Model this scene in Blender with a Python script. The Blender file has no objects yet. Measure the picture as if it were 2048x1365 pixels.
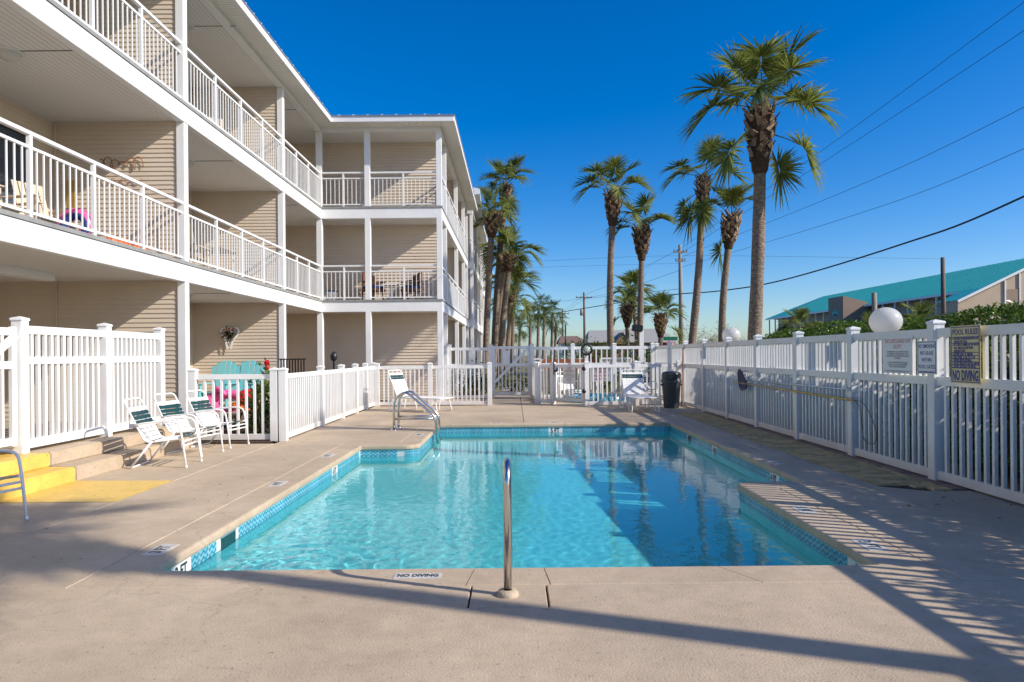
import bpy, bmesh, math, random
from mathutils import Vector, Matrix
R = math.radians
rnd = random.Random(11)
S = bpy.context.scene
COL = S.collection

# ------------------------------------------------------------------ camera, sky, sun, exposure
cam_d = bpy.data.cameras.new('camera'); cam = bpy.data.objects.new('camera', cam_d); COL.objects.link(cam)
cam.location = (0, 0, 1.46); cam.rotation_euler = (R(90), R(0.5), 0)
cam_d.lens = 24.0; cam_d.sensor_width = 36.0
cam_d.shift_x = -4 / 2048; cam_d.shift_y = 27.5 / 2048
cam_d.clip_start = 0.05; cam_d.clip_end = 2000
S.camera = cam

SUN_EL = 31.8; SUN_BACK = 20.0                      # elevation; angle behind the +X axis
sd = Vector((math.cos(R(SUN_BACK)) * math.cos(R(SUN_EL)), -math.sin(R(SUN_BACK)) * math.cos(R(SUN_EL)), math.sin(R(SUN_EL))))
W = bpy.data.worlds.new('World'); S.world = W; W.use_nodes = True
nt = W.node_tree; nt.nodes.clear()
o = nt.nodes.new('ShaderNodeOutputWorld'); b = nt.nodes.new('ShaderNodeBackground'); sk = nt.nodes.new('ShaderNodeTexSky')
hs = nt.nodes.new('ShaderNodeHueSaturation'); hs.inputs['Saturation'].default_value = 1.42; hs.inputs['Hue'].default_value = 0.508
gm = nt.nodes.new('ShaderNodeGamma'); gm.inputs[1].default_value = 1.0
sk.sky_type = 'NISHITA'; sk.sun_disc = False
sk.sun_elevation = R(SUN_EL); sk.sun_rotation = math.atan2(sd.x, sd.y)
sk.altitude = 800; sk.air_density = 1.0; sk.dust_density = 1.7; sk.ozone_density = 4.3
b.inputs[1].default_value = 0.12
nt.links.new(sk.outputs[0], hs.inputs['Color']); nt.links.new(hs.outputs[0], gm.inputs[0]); nt.links.new(gm.outputs[0], b.inputs[0]); nt.links.new(b.outputs[0], o.inputs[0])
sun_d = bpy.data.lights.new('sun', 'SUN'); sun = bpy.data.objects.new('sun', sun_d); COL.objects.link(sun)
sun_d.energy = 4.0; sun_d.angle = R(0.53); sun_d.color = (1.0, 0.93, 0.83)
sun.location = (30, -10, 30); sun.rotation_euler = sd.to_track_quat('Z', 'Y').to_euler()
S.view_settings.view_transform = 'Standard'; S.view_settings.look = 'None'
S.view_settings.exposure = 0.52; S.view_settings.gamma = 1.0; S.view_settings.use_curve_mapping = False
S.cycles.max_bounces = 8; S.cycles.transparent_max_bounces = 16; S.cycles.use_denoising = True
S.cycles.sample_clamp_indirect = 6

# ------------------------------------------------------------------ materials
def mat(name, col, rough=0.5, metal=0.0, var=0.0, vscale=3.0, col2=None, bump=0.0, bscale=40.0, bdist=0.01, spec=0.5,
        trans=0.0, rand=0.0, alpha=1.0, emit=0.0, detail=4.0, stretch=None):
    m = bpy.data.materials.new(name); m.use_nodes = True
    n = m.node_tree.nodes; l = m.node_tree.links; p = n['Principled BSDF']
    p.inputs['Base Color'].default_value = (*col, 1); p.inputs['Roughness'].default_value = rough
    p.inputs['Metallic'].default_value = metal; p.inputs['Specular IOR Level'].default_value = spec
    if trans: p.inputs['Transmission Weight'].default_value = trans
    tc = None
    if var or bump:
        tc = n.new('ShaderNodeNewGeometry')
        src = tc.outputs['Position']
        if stretch:
            mp = n.new('ShaderNodeMapping'); mp.inputs['Scale'].default_value = stretch; l.new(src, mp.inputs[0]); src = mp.outputs[0]
    last = None
    if var:
        t = n.new('ShaderNodeTexNoise'); t.inputs['Scale'].default_value = vscale; t.inputs['Detail'].default_value = detail; t.inputs['Roughness'].default_value = 0.62
        l.new(src, t.inputs['Vector'])
        rp = n.new('ShaderNodeValToRGB'); rp.color_ramp.elements[0].position = 0.32; rp.color_ramp.elements[1].position = 0.68
        c2 = col2 if col2 else tuple(c * (1 - var) for c in col)
        rp.color_ramp.elements[0].color = (*c2, 1); rp.color_ramp.elements[1].color = (*col, 1)
        l.new(t.outputs[0], rp.inputs[0]); last = rp.outputs[0]
    if rand:
        oi = n.new('ShaderNodeObjectInfo'); h = n.new('ShaderNodeHueSaturation'); mr = n.new('ShaderNodeMapRange')
        mr.inputs[3].default_value = 1 - rand; mr.inputs[4].default_value = 1 + rand
        l.new(oi.outputs['Random'], mr.inputs[0]); l.new(mr.outputs[0], h.inputs['Value'])
        if last: l.new(last, h.inputs['Color'])
        else: h.inputs['Color'].default_value = (*col, 1)
        last = h.outputs[0]
    if last: l.new(last, p.inputs['Base Color'])
    if bump:
        t = n.new('ShaderNodeTexNoise'); t.inputs['Scale'].default_value = bscale; t.inputs['Detail'].default_value = 3
        l.new(src, t.inputs['Vector'])
        bp = n.new('ShaderNodeBump'); bp.inputs['Strength'].default_value = bump; bp.inputs['Distance'].default_value = bdist
        l.new(t.outputs[0], bp.inputs['Height']); l.new(bp.outputs[0], p.inputs['Normal'])
    return m

M = {}
M['deck'] = mat('painted deck', (0.56, 0.438, 0.305), 0.72, var=1, vscale=1.3, col2=(0.505, 0.388, 0.265), bump=0.38, bscale=75, bdist=0.010, detail=7)
def weather(m, spot=.10, stain=.20, crack=0):
    """dark specks, pale scuffs and broad stains over a mat() surface"""
    n = m.node_tree.nodes; l = m.node_tree.links; p = n['Principled BSDF']; src = p.inputs['Base Color'].links[0].from_socket; g = n.new('ShaderNodeNewGeometry')
    def ramp(scale, a, b_, detail, lo, hi):
        t = n.new('ShaderNodeTexNoise'); t.inputs['Scale'].default_value = scale; t.inputs['Detail'].default_value = detail; t.inputs['Roughness'].default_value = .7; l.new(g.outputs['Position'], t.inputs['Vector'])
        r = n.new('ShaderNodeValToRGB'); r.color_ramp.elements[0].position = a; r.color_ramp.elements[1].position = b_; r.color_ramp.elements[0].color = (lo, lo, lo, 1); r.color_ramp.elements[1].color = (hi, hi, hi, 1); l.new(t.outputs[0], r.inputs[0]); return r.outputs[0]
    for fac in (ramp(26, .27, .36, 2, 1 - spot * 3, 1), ramp(.55, .35, .62, 6, 1 - stain, 1.04), ramp(6.5, .40, .66, 9, .93, 1.05), ramp(120, .3, .7, 2, .90, 1.07)):
        mx = n.new('ShaderNodeMixRGB'); mx.blend_type = 'MULTIPLY'; mx.inputs[0].default_value = 1; l.new(src, mx.inputs[1]); l.new(fac, mx.inputs[2]); src = mx.outputs[0]
    if crack:
        nz = n.new('ShaderNodeTexNoise'); nz.inputs['Scale'].default_value = 1.1; nz.inputs['Detail'].default_value = 6; l.new(g.outputs['Position'], nz.inputs['Vector'])
        ad = n.new('ShaderNodeVectorMath'); ad.operation = 'MULTIPLY_ADD'; ad.inputs[1].default_value = (1.3, 1.3, 0); l.new(nz.outputs['Color'], ad.inputs[0]); l.new(g.outputs['Position'], ad.inputs[2])
        vo = n.new('ShaderNodeTexVoronoi'); vo.feature = 'DISTANCE_TO_EDGE'; vo.inputs['Scale'].default_value = .30; l.new(ad.outputs[0], vo.inputs['Vector'])
        lt = n.new('ShaderNodeMapRange'); lt.inputs[1].default_value = .0006; lt.inputs[2].default_value = .0028; lt.inputs[3].default_value = crack; lt.inputs[4].default_value = 1; l.new(vo.outputs[0], lt.inputs[0])
        mx = n.new('ShaderNodeMixRGB'); mx.blend_type = 'MULTIPLY'; mx.inputs[0].default_value = 1; l.new(src, mx.inputs[1]); l.new(lt.outputs[0], mx.inputs[2]); src = mx.outputs[0]
    l.new(src, p.inputs['Base Color'])
weather(M['deck'], crack=.86)
M['yellow'] = mat('yellow paint', (0.82, 0.55, 0.12), 0.5, var=1, vscale=5, col2=(0.75, 0.48, 0.10), bump=0.2, bscale=50, bdist=0.004)
weather(M['yellow'], .14, .14)
M['white'] = mat('white vinyl', (0.80, 0.795, 0.78), 0.38, var=1, vscale=2.2, col2=(0.74, 0.73, 0.70), detail=6)
def grime(m, zt=.42):
    n = m.node_tree.nodes; l = m.node_tree.links; p = n['Principled BSDF']; src = p.inputs['Base Color'].links[0].from_socket; g = n.new('ShaderNodeNewGeometry')
    sx = n.new('ShaderNodeSeparateXYZ'); l.new(g.outputs['Position'], sx.inputs[0]); t = n.new('ShaderNodeTexNoise'); t.inputs['Scale'].default_value = 3.2; t.inputs['Detail'].default_value = 7; l.new(g.outputs['Position'], t.inputs['Vector'])
    r = n.new('ShaderNodeMapRange'); r.inputs[1].default_value = 0; r.inputs[2].default_value = zt; r.inputs[3].default_value = .55; r.inputs[4].default_value = 0; l.new(sx.outputs[2], r.inputs[0])
    q = n.new('ShaderNodeMath'); q.operation = 'MULTIPLY'; l.new(r.outputs[0], q.inputs[0]); l.new(t.outputs[0], q.inputs[1])
    mx = n.new('ShaderNodeMixRGB'); mx.inputs[2].default_value = (.36, .26, .15, 1); l.new(q.outputs[0], mx.inputs[0]); l.new(src, mx.inputs[1]); l.new(mx.outputs[0], p.inputs['Base Color'])
grime(M['white'])
M['trim'] = mat('white trim', (0.80, 0.80, 0.795), 0.42, var=1, vscale=1.5, col2=(0.74, 0.735, 0.72), detail=6)
M['soffit'] = mat('white soffit', (0.76, 0.74, 0.70), 0.5)
M['siding'] = mat('tan siding', (0.64, 0.54, 0.43), 0.5, var=1, vscale=1.2, col2=(0.60, 0.50, 0.39), detail=5)
M['slabedge'] = mat('slab edge', (0.30, 0.30, 0.29), 0.7, var=1, vscale=6, col2=(0.22, 0.22, 0.21))
M['roof'] = mat('metal roof', (0.33, 0.34, 0.36), 0.35, metal=0.6)
M['steel'] = mat('stainless steel', (0.62, 0.60, 0.57), 0.22, metal=1.0)
M['strapwhite'] = mat('white straps', (0.80, 0.79, 0.76), 0.4)
M['strapgreen'] = mat('green straps', (0.012, 0.05, 0.05), 0.35)
M['black'] = mat('black plastic', (0.012, 0.012, 0.013), 0.4)
M['cangrey'] = mat('grey bin', (0.055, 0.065, 0.07), 0.5)
M['teal'] = mat('teal plastic', (0.16, 0.50, 0.54), 0.4)
M['tealroof'] = mat('teal roof', (0.035, 0.54, 0.45), 0.6, var=1, vscale=.35, col2=(0.03, 0.47, 0.40))
M['stucco'] = mat('tan stucco', (0.52, 0.40, 0.29), 0.8, var=.12, vscale=.5)
M['stucco2'] = mat('brown stucco', (0.34, 0.235, 0.165), 0.8, var=.12, vscale=.5)
M['glass'] = mat('window glass', (0.05, 0.07, 0.09), 0.06)
M['mulch'] = mat('mulch', (0.12, 0.065, 0.035), 0.9, var=1, vscale=30, col2=(0.04, 0.022, 0.014), bump=1, bscale=45, bdist=.04)
M['grass'] = mat('ground', (0.14, 0.13, 0.05), 0.9, var=1, vscale=.7, col2=(0.24, 0.19, 0.10), bump=.6, bscale=30, bdist=.03)
M['asphalt'] = mat('asphalt', (0.055, 0.055, 0.057), 0.85, var=.3, vscale=2)
M['concrete'] = mat('concrete', (0.42, 0.36, 0.29), 0.8, var=.2, vscale=3)
M['wood'] = mat('pole wood', (0.17, 0.125, 0.09), 0.85, var=.4, vscale=8, stretch=(6, 6, .6))
M['woodlight'] = mat('grey pole wood', (0.30, 0.27, 0.23), 0.85, var=.35, vscale=8, stretch=(6, 6, .6))
M['wire'] = mat('wire', (0.015, 0.015, 0.018), 0.6)
M['globe'] = mat('globe acrylic', (0.80, 0.79, 0.77), 0.22, spec=0.5)
M['wicker'] = mat('brown wicker', (0.14, 0.055, 0.025), 0.7, bump=.6, bscale=90, bdist=.01)
M['bluecloth'] = mat('blue cushion', (0.012, 0.035, 0.16), 0.8)
M['pink'] = mat('pink vinyl', (0.75, 0.12, 0.34), 0.35)
M['red'] = mat('red vinyl', (0.65, 0.02, 0.03), 0.35)
M['orange'] = mat('orange vinyl', (0.85, 0.16, 0.015), 0.35)
M['rust'] = mat('orange brown wood', (0.33, 0.105, 0.03), 0.7, var=.3, vscale=6)
M['broom'] = mat('orange broom handle', (0.50, 0.15, 0.04), 0.5)
M['gold'] = mat('gold anodised pole', (0.62, 0.40, 0.12), 0.35, metal=0.6)
M['alu'] = mat('silver pole', (0.62, 0.64, 0.66), 0.3, metal=0.8)
M['navy'] = mat('navy mesh', (0.012, 0.022, 0.09), 0.6)
M['signwhite'] = mat('white sign', (0.76, 0.77, 0.76), 0.35)
M['signcream'] = mat('faded cream sign', (0.70, 0.62, 0.34), 0.45, var=1, vscale=7, col2=(0.62, 0.50, 0.20))
M['signblue'] = mat('blue print', (0.025, 0.045, 0.26), 0.45)
M['signred'] = mat('red print', (0.62, 0.06, 0.05), 0.45)
M['signredfade'] = mat('faded red print', (0.62, 0.19, 0.16), 0.45)
M['signgrey'] = mat('grey print', (0.30, 0.30, 0.31), 0.45)
M['ink'] = mat('black print', (0.012, 0.012, 0.016), 0.4)
M['tilewhite'] = mat('white tile', (0.74, 0.74, 0.72), 0.2)
M['deckmark'] = mat('worn deck marker', (0.62, 0.60, 0.56), 0.5, var=1, vscale=14, col2=(0.46, 0.44, 0.40))
M['grout'] = mat('pale grout', (0.60, 0.62, 0.60), 0.7)
M['beige'] = mat('beige plastic', (0.55, 0.45, 0.33), 0.5)
M['hedgecore'] = mat('hedge twigs and dark core', (0.018, 0.02, 0.008), 0.9)  # for stems, and for the hedge core that stands in for inner shade
M['bark'] = mat('palm bark', (0.33, 0.25, 0.185), 0.9, var=1, vscale=7, col2=(0.10, 0.072, 0.052), bump=1.0, bscale=9, bdist=.05, stretch=(1.4, 1.4, 3.2))
M['boot'] = mat('palm leaf bases', (0.33, 0.235, 0.15), 0.85, var=1, vscale=9, col2=(0.11, 0.06, 0.032), rand=.25)
M['fibre'] = mat('palm fibre', (0.12, 0.065, 0.035), 0.95, var=1, vscale=14, col2=(0.045, 0.022, 0.012), bump=1, bscale=25, bdist=.05)
M['brownleaf'] = mat('bare brown twigs', (0.20, 0.105, 0.055), 0.9, var=.4, vscale=3)
M['greenpaint'] = mat('street sign green', (0.01, 0.16, 0.10), 0.4)
M['dial'] = mat('dial face', (0.50, 0.56, 0.46), 0.3)
M['housegrey'] = mat('grey shingles', (0.30, 0.29, 0.27), 0.9)
M['housebrown'] = mat('brown roof', (0.19, 0.115, 0.09), 0.9)
M['brick'] = mat('brick wall', (0.28, 0.17, 0.11), 0.9)

def globemat(m):
    n = m.node_tree.nodes; l = m.node_tree.links; tr = n.new('ShaderNodeBsdfTranslucent'); tr.inputs[0].default_value = (.86, .84, .80, 1); ms = n.new('ShaderNodeMixShader'); ms.inputs[0].default_value = .5
    l.new(n['Principled BSDF'].outputs[0], ms.inputs[1]); l.new(tr.outputs[0], ms.inputs[2]); l.new(ms.outputs[0], n['Material Output'].inputs[0])
globemat(M['globe'])
def leafmat(name, c1, c2, tl=0.35, rough=0.42):
    m = bpy.data.materials.new(name); m.use_nodes = True; n = m.node_tree.nodes; l = m.node_tree.links
    p = n['Principled BSDF']; p.inputs['Roughness'].default_value = rough; p.inputs['Specular IOR Level'].default_value = .25
    g = n.new('ShaderNodeNewGeometry'); t = n.new('ShaderNodeTexNoise'); t.inputs['Scale'].default_value = 5
    l.new(g.outputs['Position'], t.inputs['Vector'])
    mx = n.new('ShaderNodeMixRGB'); mx.inputs[1].default_value = (*c1, 1); mx.inputs[2].default_value = (*c2, 1)
    ad = n.new('ShaderNodeMath'); ad.operation = 'ADD'; l.new(g.outputs['Random Per Island'], ad.inputs[0]); l.new(t.outputs[0], ad.inputs[1])
    sb = n.new('ShaderNodeMapRange'); sb.inputs[1].default_value = .35; sb.inputs[2].default_value = 1.6; l.new(ad.outputs[0], sb.inputs[0])
    l.new(sb.outputs[0], mx.inputs[0]); l.new(mx.outputs[0], p.inputs['Base Color'])
    tr = n.new('ShaderNodeBsdfTranslucent'); hv = n.new('ShaderNodeHueSaturation'); hv.inputs['Value'].default_value = 1.5; l.new(mx.outputs[0], hv.inputs['Color']); l.new(hv.outputs[0], tr.inputs[0])
    ms = n.new('ShaderNodeMixShader'); ms.inputs[0].default_value = tl
    l.new(p.outputs[0], ms.inputs[1]); l.new(tr.outputs[0], ms.inputs[2]); l.new(ms.outputs[0], n['Material Output'].inputs[0])
    return m
M['frond'] = leafmat('palm frond', (0.05, 0.085, 0.016), (0.23, 0.25, 0.06), .4, .5)
M['frondfar'] = leafmat('far palm frond', (0.045, 0.075, 0.02), (0.15, 0.17, 0.045), .4, .55)
M['frondtip'] = leafmat('dry frond threads', (0.30, 0.20, 0.12), (0.40, 0.28, 0.16), .3)
M['hedge'] = leafmat('hedge leaf', (0.02, 0.06, 0.008), (0.13, 0.20, 0.025), .3, .32)
M['shrub'] = leafmat('shrub leaf', (0.012, 0.04, 0.008), (0.06, 0.12, 0.02), .3)

# beadboard ceiling: fine board joints every 5 cm
def beadboard(name, col, axis, pitch=0.09):
    m = mat(name, col, .5); n = m.node_tree.nodes; l = m.node_tree.links; p = n['Principled BSDF']
    g = n.new('ShaderNodeNewGeometry'); sx = n.new('ShaderNodeSeparateXYZ'); l.new(g.outputs['Position'], sx.inputs[0])
    mu = n.new('ShaderNodeMath'); mu.operation = 'MULTIPLY'; mu.inputs[1].default_value = 1 / pitch; l.new(sx.outputs[axis], mu.inputs[0])
    fr = n.new('ShaderNodeMath'); fr.operation = 'FRACT'; l.new(mu.outputs[0], fr.inputs[0])
    rp = n.new('ShaderNodeValToRGB'); e = rp.color_ramp.elements; e[0].position = 0; e[0].color = (0, 0, 0, 1); e[1].position = .16; e[1].color = (1, 1, 1, 1)
    l.new(fr.outputs[0], rp.inputs[0])
    bp = n.new('ShaderNodeBump'); bp.inputs['Strength'].default_value = .9; bp.inputs['Distance'].default_value = .012; l.new(rp.outputs[0], bp.inputs['Height']); l.new(bp.outputs[0], p.inputs['Normal'])
    mx = n.new('ShaderNodeMixRGB'); mx.inputs[1].default_value = (*[c * .62 for c in col], 1); mx.inputs[2].default_value = (*col, 1); l.new(rp.outputs[0], mx.inputs[0]); l.new(mx.outputs[0], p.inputs['Base Color'])
    return m
M['ceilY'] = beadboard('beadboard ceiling', (0.74, 0.72, 0.68), 0)
M['soffitX'] = beadboard('vented soffit', (0.74, 0.72, 0.66), 1)
M['soffitY'] = beadboard('vented soffit', (0.74, 0.72, 0.66), 0)

def wavetile():
    m = mat('wave tile', (0.1, 0.4, 0.5), .15); n = m.node_tree.nodes; l = m.node_tree.links; p = n['Principled BSDF']
    tc = n.new('ShaderNodeTexCoord'); sx = n.new('ShaderNodeSeparateXYZ'); l.new(tc.outputs['Object'], sx.inputs[0])
    def mth(op, a, b_=None):
        q = n.new('ShaderNodeMath'); q.operation = op
        for i, v in enumerate((a, b_)):
            if v is None: continue
            if isinstance(v, (int, float)): q.inputs[i].default_value = v
            else: l.new(v, q.inputs[i])
        return q.outputs[0]
    w = mth('MULTIPLY', mth('SINE', mth('MULTIPLY', sx.outputs[0], 83)), .012)
    v = mth('SINE', mth('MULTIPLY', mth('ADD', sx.outputs[2], w), 125))
    rp = n.new('ShaderNodeValToRGB'); e = rp.color_ramp.elements
    e[0].position = .35; e[0].color = (0.035, 0.25, 0.37, 1); e[1].position = .66; e[1].color = (0.20, 0.48, 0.55, 1)
    l.new(mth('MULTIPLY_ADD', v, .5), rp.inputs[0])
    for nd in n:
        if nd.type == 'MATH' and nd.operation == 'MULTIPLY_ADD': nd.inputs[2].default_value = .5
    oi = n.new('ShaderNodeObjectInfo'); h = n.new('ShaderNodeHueSaturation'); mr = n.new('ShaderNodeMapRange'); mr.inputs[3].default_value = .85; mr.inputs[4].default_value = 1.12
    l.new(oi.outputs['Random'], mr.inputs[0]); l.new(mr.outputs[0], h.inputs['Value']); l.new(rp.outputs[0], h.inputs['Color']); l.new(h.outputs[0], p.inputs['Base Color'])
    return m
M['wavetile'] = wavetile()
M['plaster'] = mat('pool plaster', (0.15, 0.69, 0.72), 0.6, var=1, vscale=1.3, col2=(0.125, 0.64, 0.68))
M['paver'] = mat('clay paver', (0.62, 0.44, 0.20), 0.85, var=1, vscale=9, col2=(0.46, 0.31, 0.13), rand=.22, bump=.5, bscale=60, bdist=.006)
M['paverdark'] = mat('border paver', (0.36, 0.24, 0.18), 0.85, var=1, vscale=9, col2=(0.24, 0.15, 0.11), rand=.2)

# ------------------------------------------------------------------ mesh helpers
def chain(p):
    v = Vector((0, 0, 0))
    while p is not None: v += p.location; p = p.parent
    return v
def link(name, data, parent=None, loc=(0, 0, 0), rot=None):
    ob = bpy.data.objects.new(name, data); COL.objects.link(ob)
    if parent is not None: ob.parent = parent
    ob.location = Vector(loc) - chain(parent)
    if rot is not None: ob.rotation_euler = rot
    return ob
def tag(o_, label, cat, group=None):
    o_['label'] = label; o_['category'] = cat
    if group: o_['group'] = group
    return o_
def struct(o_): o_['kind'] = 'structure'; return o_
def stuff(o_): o_['kind'] = 'stuff'; return o_
def thing(name, label, cat, loc=(0, 0, 0), group=None):
    return tag(link(name, None, None, loc), label, cat, group)
CACHE = {}
def boxmesh(s, m, bev=0.0):
    k = (round(s[0], 4), round(s[1], 4), round(s[2], 4), m.name, bev)
    if k in CACHE: return CACHE[k]
    bm = bmesh.new(); bmesh.ops.create_cube(bm, size=1)
    for v in bm.verts: v.co = Vector((v.co.x * s[0], v.co.y * s[1], v.co.z * s[2]))
    if bev: bmesh.ops.bevel(bm, geom=bm.edges[:], offset=bev, segments=2, affect='EDGES')
    me = bpy.data.meshes.new('block'); bm.to_mesh(me); bm.free(); me.materials.append(m); CACHE[k] = me
    return me
def bx(name, parent, c, s, m, bev=0.0, rot=None):
    return link(name, boxmesh(s, M[m] if isinstance(m, str) else m, bev), parent, c, rot)
def bb(name, parent, lo, hi, m, bev=0.0):             # box from min and max corner
    lo, hi = Vector(lo), Vector(hi)
    return bx(name, parent, (lo + hi) / 2, hi - lo, m, bev)
class MB:
    def __init__(s): s.v = []; s.f = []; s.sm = []
    def poly(s, pts, smooth=False):
        i = len(s.v); s.v += [tuple(p) for p in pts]; s.f.append(list(range(i, i + len(pts)))); s.sm.append(smooth); return s
    def box(s, c, sz, rot=None):
        c = Vector(c); i = len(s.v)
        for dx in (-.5, .5):
            for dy in (-.5, .5):
                for dz in (-.5, .5):
                    q = Vector((dx * sz[0], dy * sz[1], dz * sz[2]))
                    if rot is not None: q = rot @ q
                    s.v.append(tuple(c + q))
        for f in ((0, 1, 3, 2), (4, 6, 7, 5), (0, 4, 5, 1), (2, 3, 7, 6), (0, 2, 6, 4), (1, 5, 7, 3)):
            s.f.append([i + k for k in f]); s.sm.append(False)
        return s
    def tube(s, path, r, n=8, caps=True):
        path = [Vector(p) for p in path]; rs = r if isinstance(r, (list, tuple)) else [r] * len(path)
        i0 = len(s.v); ref = None
        for k, p in enumerate(path):
            d = (path[min(k + 1, len(path) - 1)] - path[max(k - 1, 0)]).normalized()
            if ref is None: ref = Vector((0, 0, 1)) if abs(d.z) < .9 else Vector((1, 0, 0))
            a = d.cross(ref).normalized(); ref = a.cross(d).normalized()
            for j in range(n):
                t = 2 * math.pi * j / n; s.v.append(tuple(p + rs[k] * (math.cos(t) * a + math.sin(t) * ref)))
        for k in range(len(path) - 1):
            for j in range(n):
                a, b_ = i0 + k * n + j, i0 + k * n + (j + 1) % n
                s.f.append([a, b_, b_ + n, a + n]); s.sm.append(True)
        if caps:
            s.f.append([i0 + j for j in range(n)][::-1]); s.sm.append(False)
            e = i0 + (len(path) - 1) * n; s.f.append([e + j for j in range(n)]); s.sm.append(False)
        return s
    def lathe(s, prof, c=(0, 0, 0), n=24):
        i0 = len(s.v)
        for r, z in prof:
            for j in range(n):
                t = 2 * math.pi * j / n; s.v.append((c[0] + r * math.cos(t), c[1] + r * math.sin(t), c[2] + z))
        for k in range(len(prof) - 1):
            for j in range(n):
                a, b_ = i0 + k * n + j, i0 + k * n + (j + 1) % n
                s.f.append([a, b_, b_ + n, a + n]); s.sm.append(True)
        return s
    def mesh(s, m, name='mesh'):
        me = bpy.data.meshes.new(name); me.from_pydata(s.v, [], s.f); me.polygons.foreach_set('use_smooth', s.sm); me.update()
        for q in (m if isinstance(m, list) else [m]): me.materials.append(M[q] if isinstance(q, str) else q)
        return me
    def build(s, name, m, parent=None, rot=None):
        off = chain(parent)
        me = s.mesh(m, name)
        if off.length: me.transform(Matrix.Translation(-off))
        ob = bpy.data.objects.new(name, me); COL.objects.link(ob)
        if parent is not None: ob.parent = parent
        return ob
def smooth_path(pts, n=6):
    # Catmull-Rom
    P = [Vector(p) for p in pts]; P = [P[0] * 2 - P[1]] + P + [P[-1] * 2 - P[-2]]; out = []
    for i in range(1, len(P) - 2):
        for k in range(n):
            t = k / n; a, b_, c, d = P[i - 1], P[i], P[i + 1], P[i + 2]
            out.append(.5 * ((2 * b_) + (c - a) * t + (2 * a - 5 * b_ + 4 * c - d) * t * t + (3 * b_ - a - 3 * c + d) * t ** 3))
    out.append(P[-2]); return out
def fillet(pts, r, n=5):
    P = [Vector(p) for p in pts]; out = [P[0]]
    for i in range(1, len(P) - 1):
        a, b_, c = P[i - 1], P[i], P[i + 1]; u, w = (a - b_).normalized(), (c - b_).normalized()
        q = min(r, (a - b_).length * .49, (c - b_).length * .49)
        p0, p1 = b_ + u * q, b_ + w * q
        for k in range(n + 1):
            t = k / n; out.append(p0 * (1 - t) ** 2 + b_ * 2 * t * (1 - t) + p1 * t * t)
    out.append(P[-1]); return out
def copy_tree(o_, parent=None):
    c = o_.copy(); COL.objects.link(c); c.parent = parent
    for ch in list(o_.children): copy_tree(ch, c)
    return c
def place(o_, loc, rz): o_.location = loc; o_.rotation_euler = (0, 0, R(rz)); return o_
def text(parent, s, size, m, loc, rot, align='CENTER', bold=0.0, sx=1.0, name='lettering'):
    cu = bpy.data.curves.new('t', 'FONT'); cu.body = s; cu.size = size; cu.align_x = align; cu.align_y = 'CENTER'; cu.offset = bold * size; cu.resolution_u = 2
    cu.extrude = .0006
    t = bpy.data.objects.new('t', cu); COL.objects.link(t)
    dg = bpy.context.evaluated_depsgraph_get(); me = bpy.data.meshes.new_from_object(t.evaluated_get(dg)); bpy.data.objects.remove(t)
    me.transform(Matrix.Diagonal((sx, 1, 1, 1))); me.materials.clear(); me.materials.append(M[m])
    ob = link(name, me, parent, loc); ob.rotation_euler = rot
    return ob

# ------------------------------------------------------------------ pool outline
COPW = 0.36
# (x, y, fillet radius) counter-clockwise
CORN = [(-2.50, 4.70, 0), (2.48, 4.70, 0), (2.48, 7.75, .17), (3.27, 7.75, 0), (3.27, 14.42, 0), (-1.57, 14.42, 0), (-1.57, 11.15, .24), (-2.50, 11.15, 0)]
def outline(d=0.0, dens=0.0):
    pts = []
    n = len(CORN)
    for i, (x, y, r) in enumerate(CORN):
        p = Vector((x, y)); a = Vector(CORN[i - 1][:2]); c = Vector(CORN[(i + 1) % n][:2])
        e0 = (p - a).normalized(); e1 = (c - p).normalized()
        n0 = Vector((e0.y, -e0.x)); n1 = Vector((e1.y, -e1.x))          # outward for ccw
        mit = (n0 + n1) / (1 + n0.dot(n1)); q = p + mit * d
        if r:
            cen = p + mit * r
            rr = r - d
            for k in range(9):
                t = k / 8; ang0 = math.atan2(-n0.y, -n0.x); ang1 = math.atan2(-n1.y, -n1.x)
                dd = (ang1 - ang0 + math.pi) % (2 * math.pi) - math.pi
                an = ang0 + dd * t
                pts.append(cen + Vector((math.cos(an), math.sin(an))) * rr if rr > 0.01 else Vector(q))
        else: pts.append(q)
    return pts
def fill_poly(loops, zf, flip=False):
    bm = bmesh.new(); edges = []
    for lp in loops:
        vs = [bm.verts.new((p[0], p[1], zf(p[0], p[1]))) for p in lp]
        for i in range(len(vs)): edges.append(bm.edges.new((vs[i], vs[(i + 1) % len(vs)])))
    bmesh.ops.triangle_fill(bm, use_beauty=True, use_dissolve=False, edges=edges, normal=(0, 0, 1))
    for f in bm.faces:
        if (f.normal.z < 0) != flip: f.normal_flip()
    me = bpy.data.meshes.new('sheet'); bm.to_mesh(me); bm.free(); return me

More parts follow.
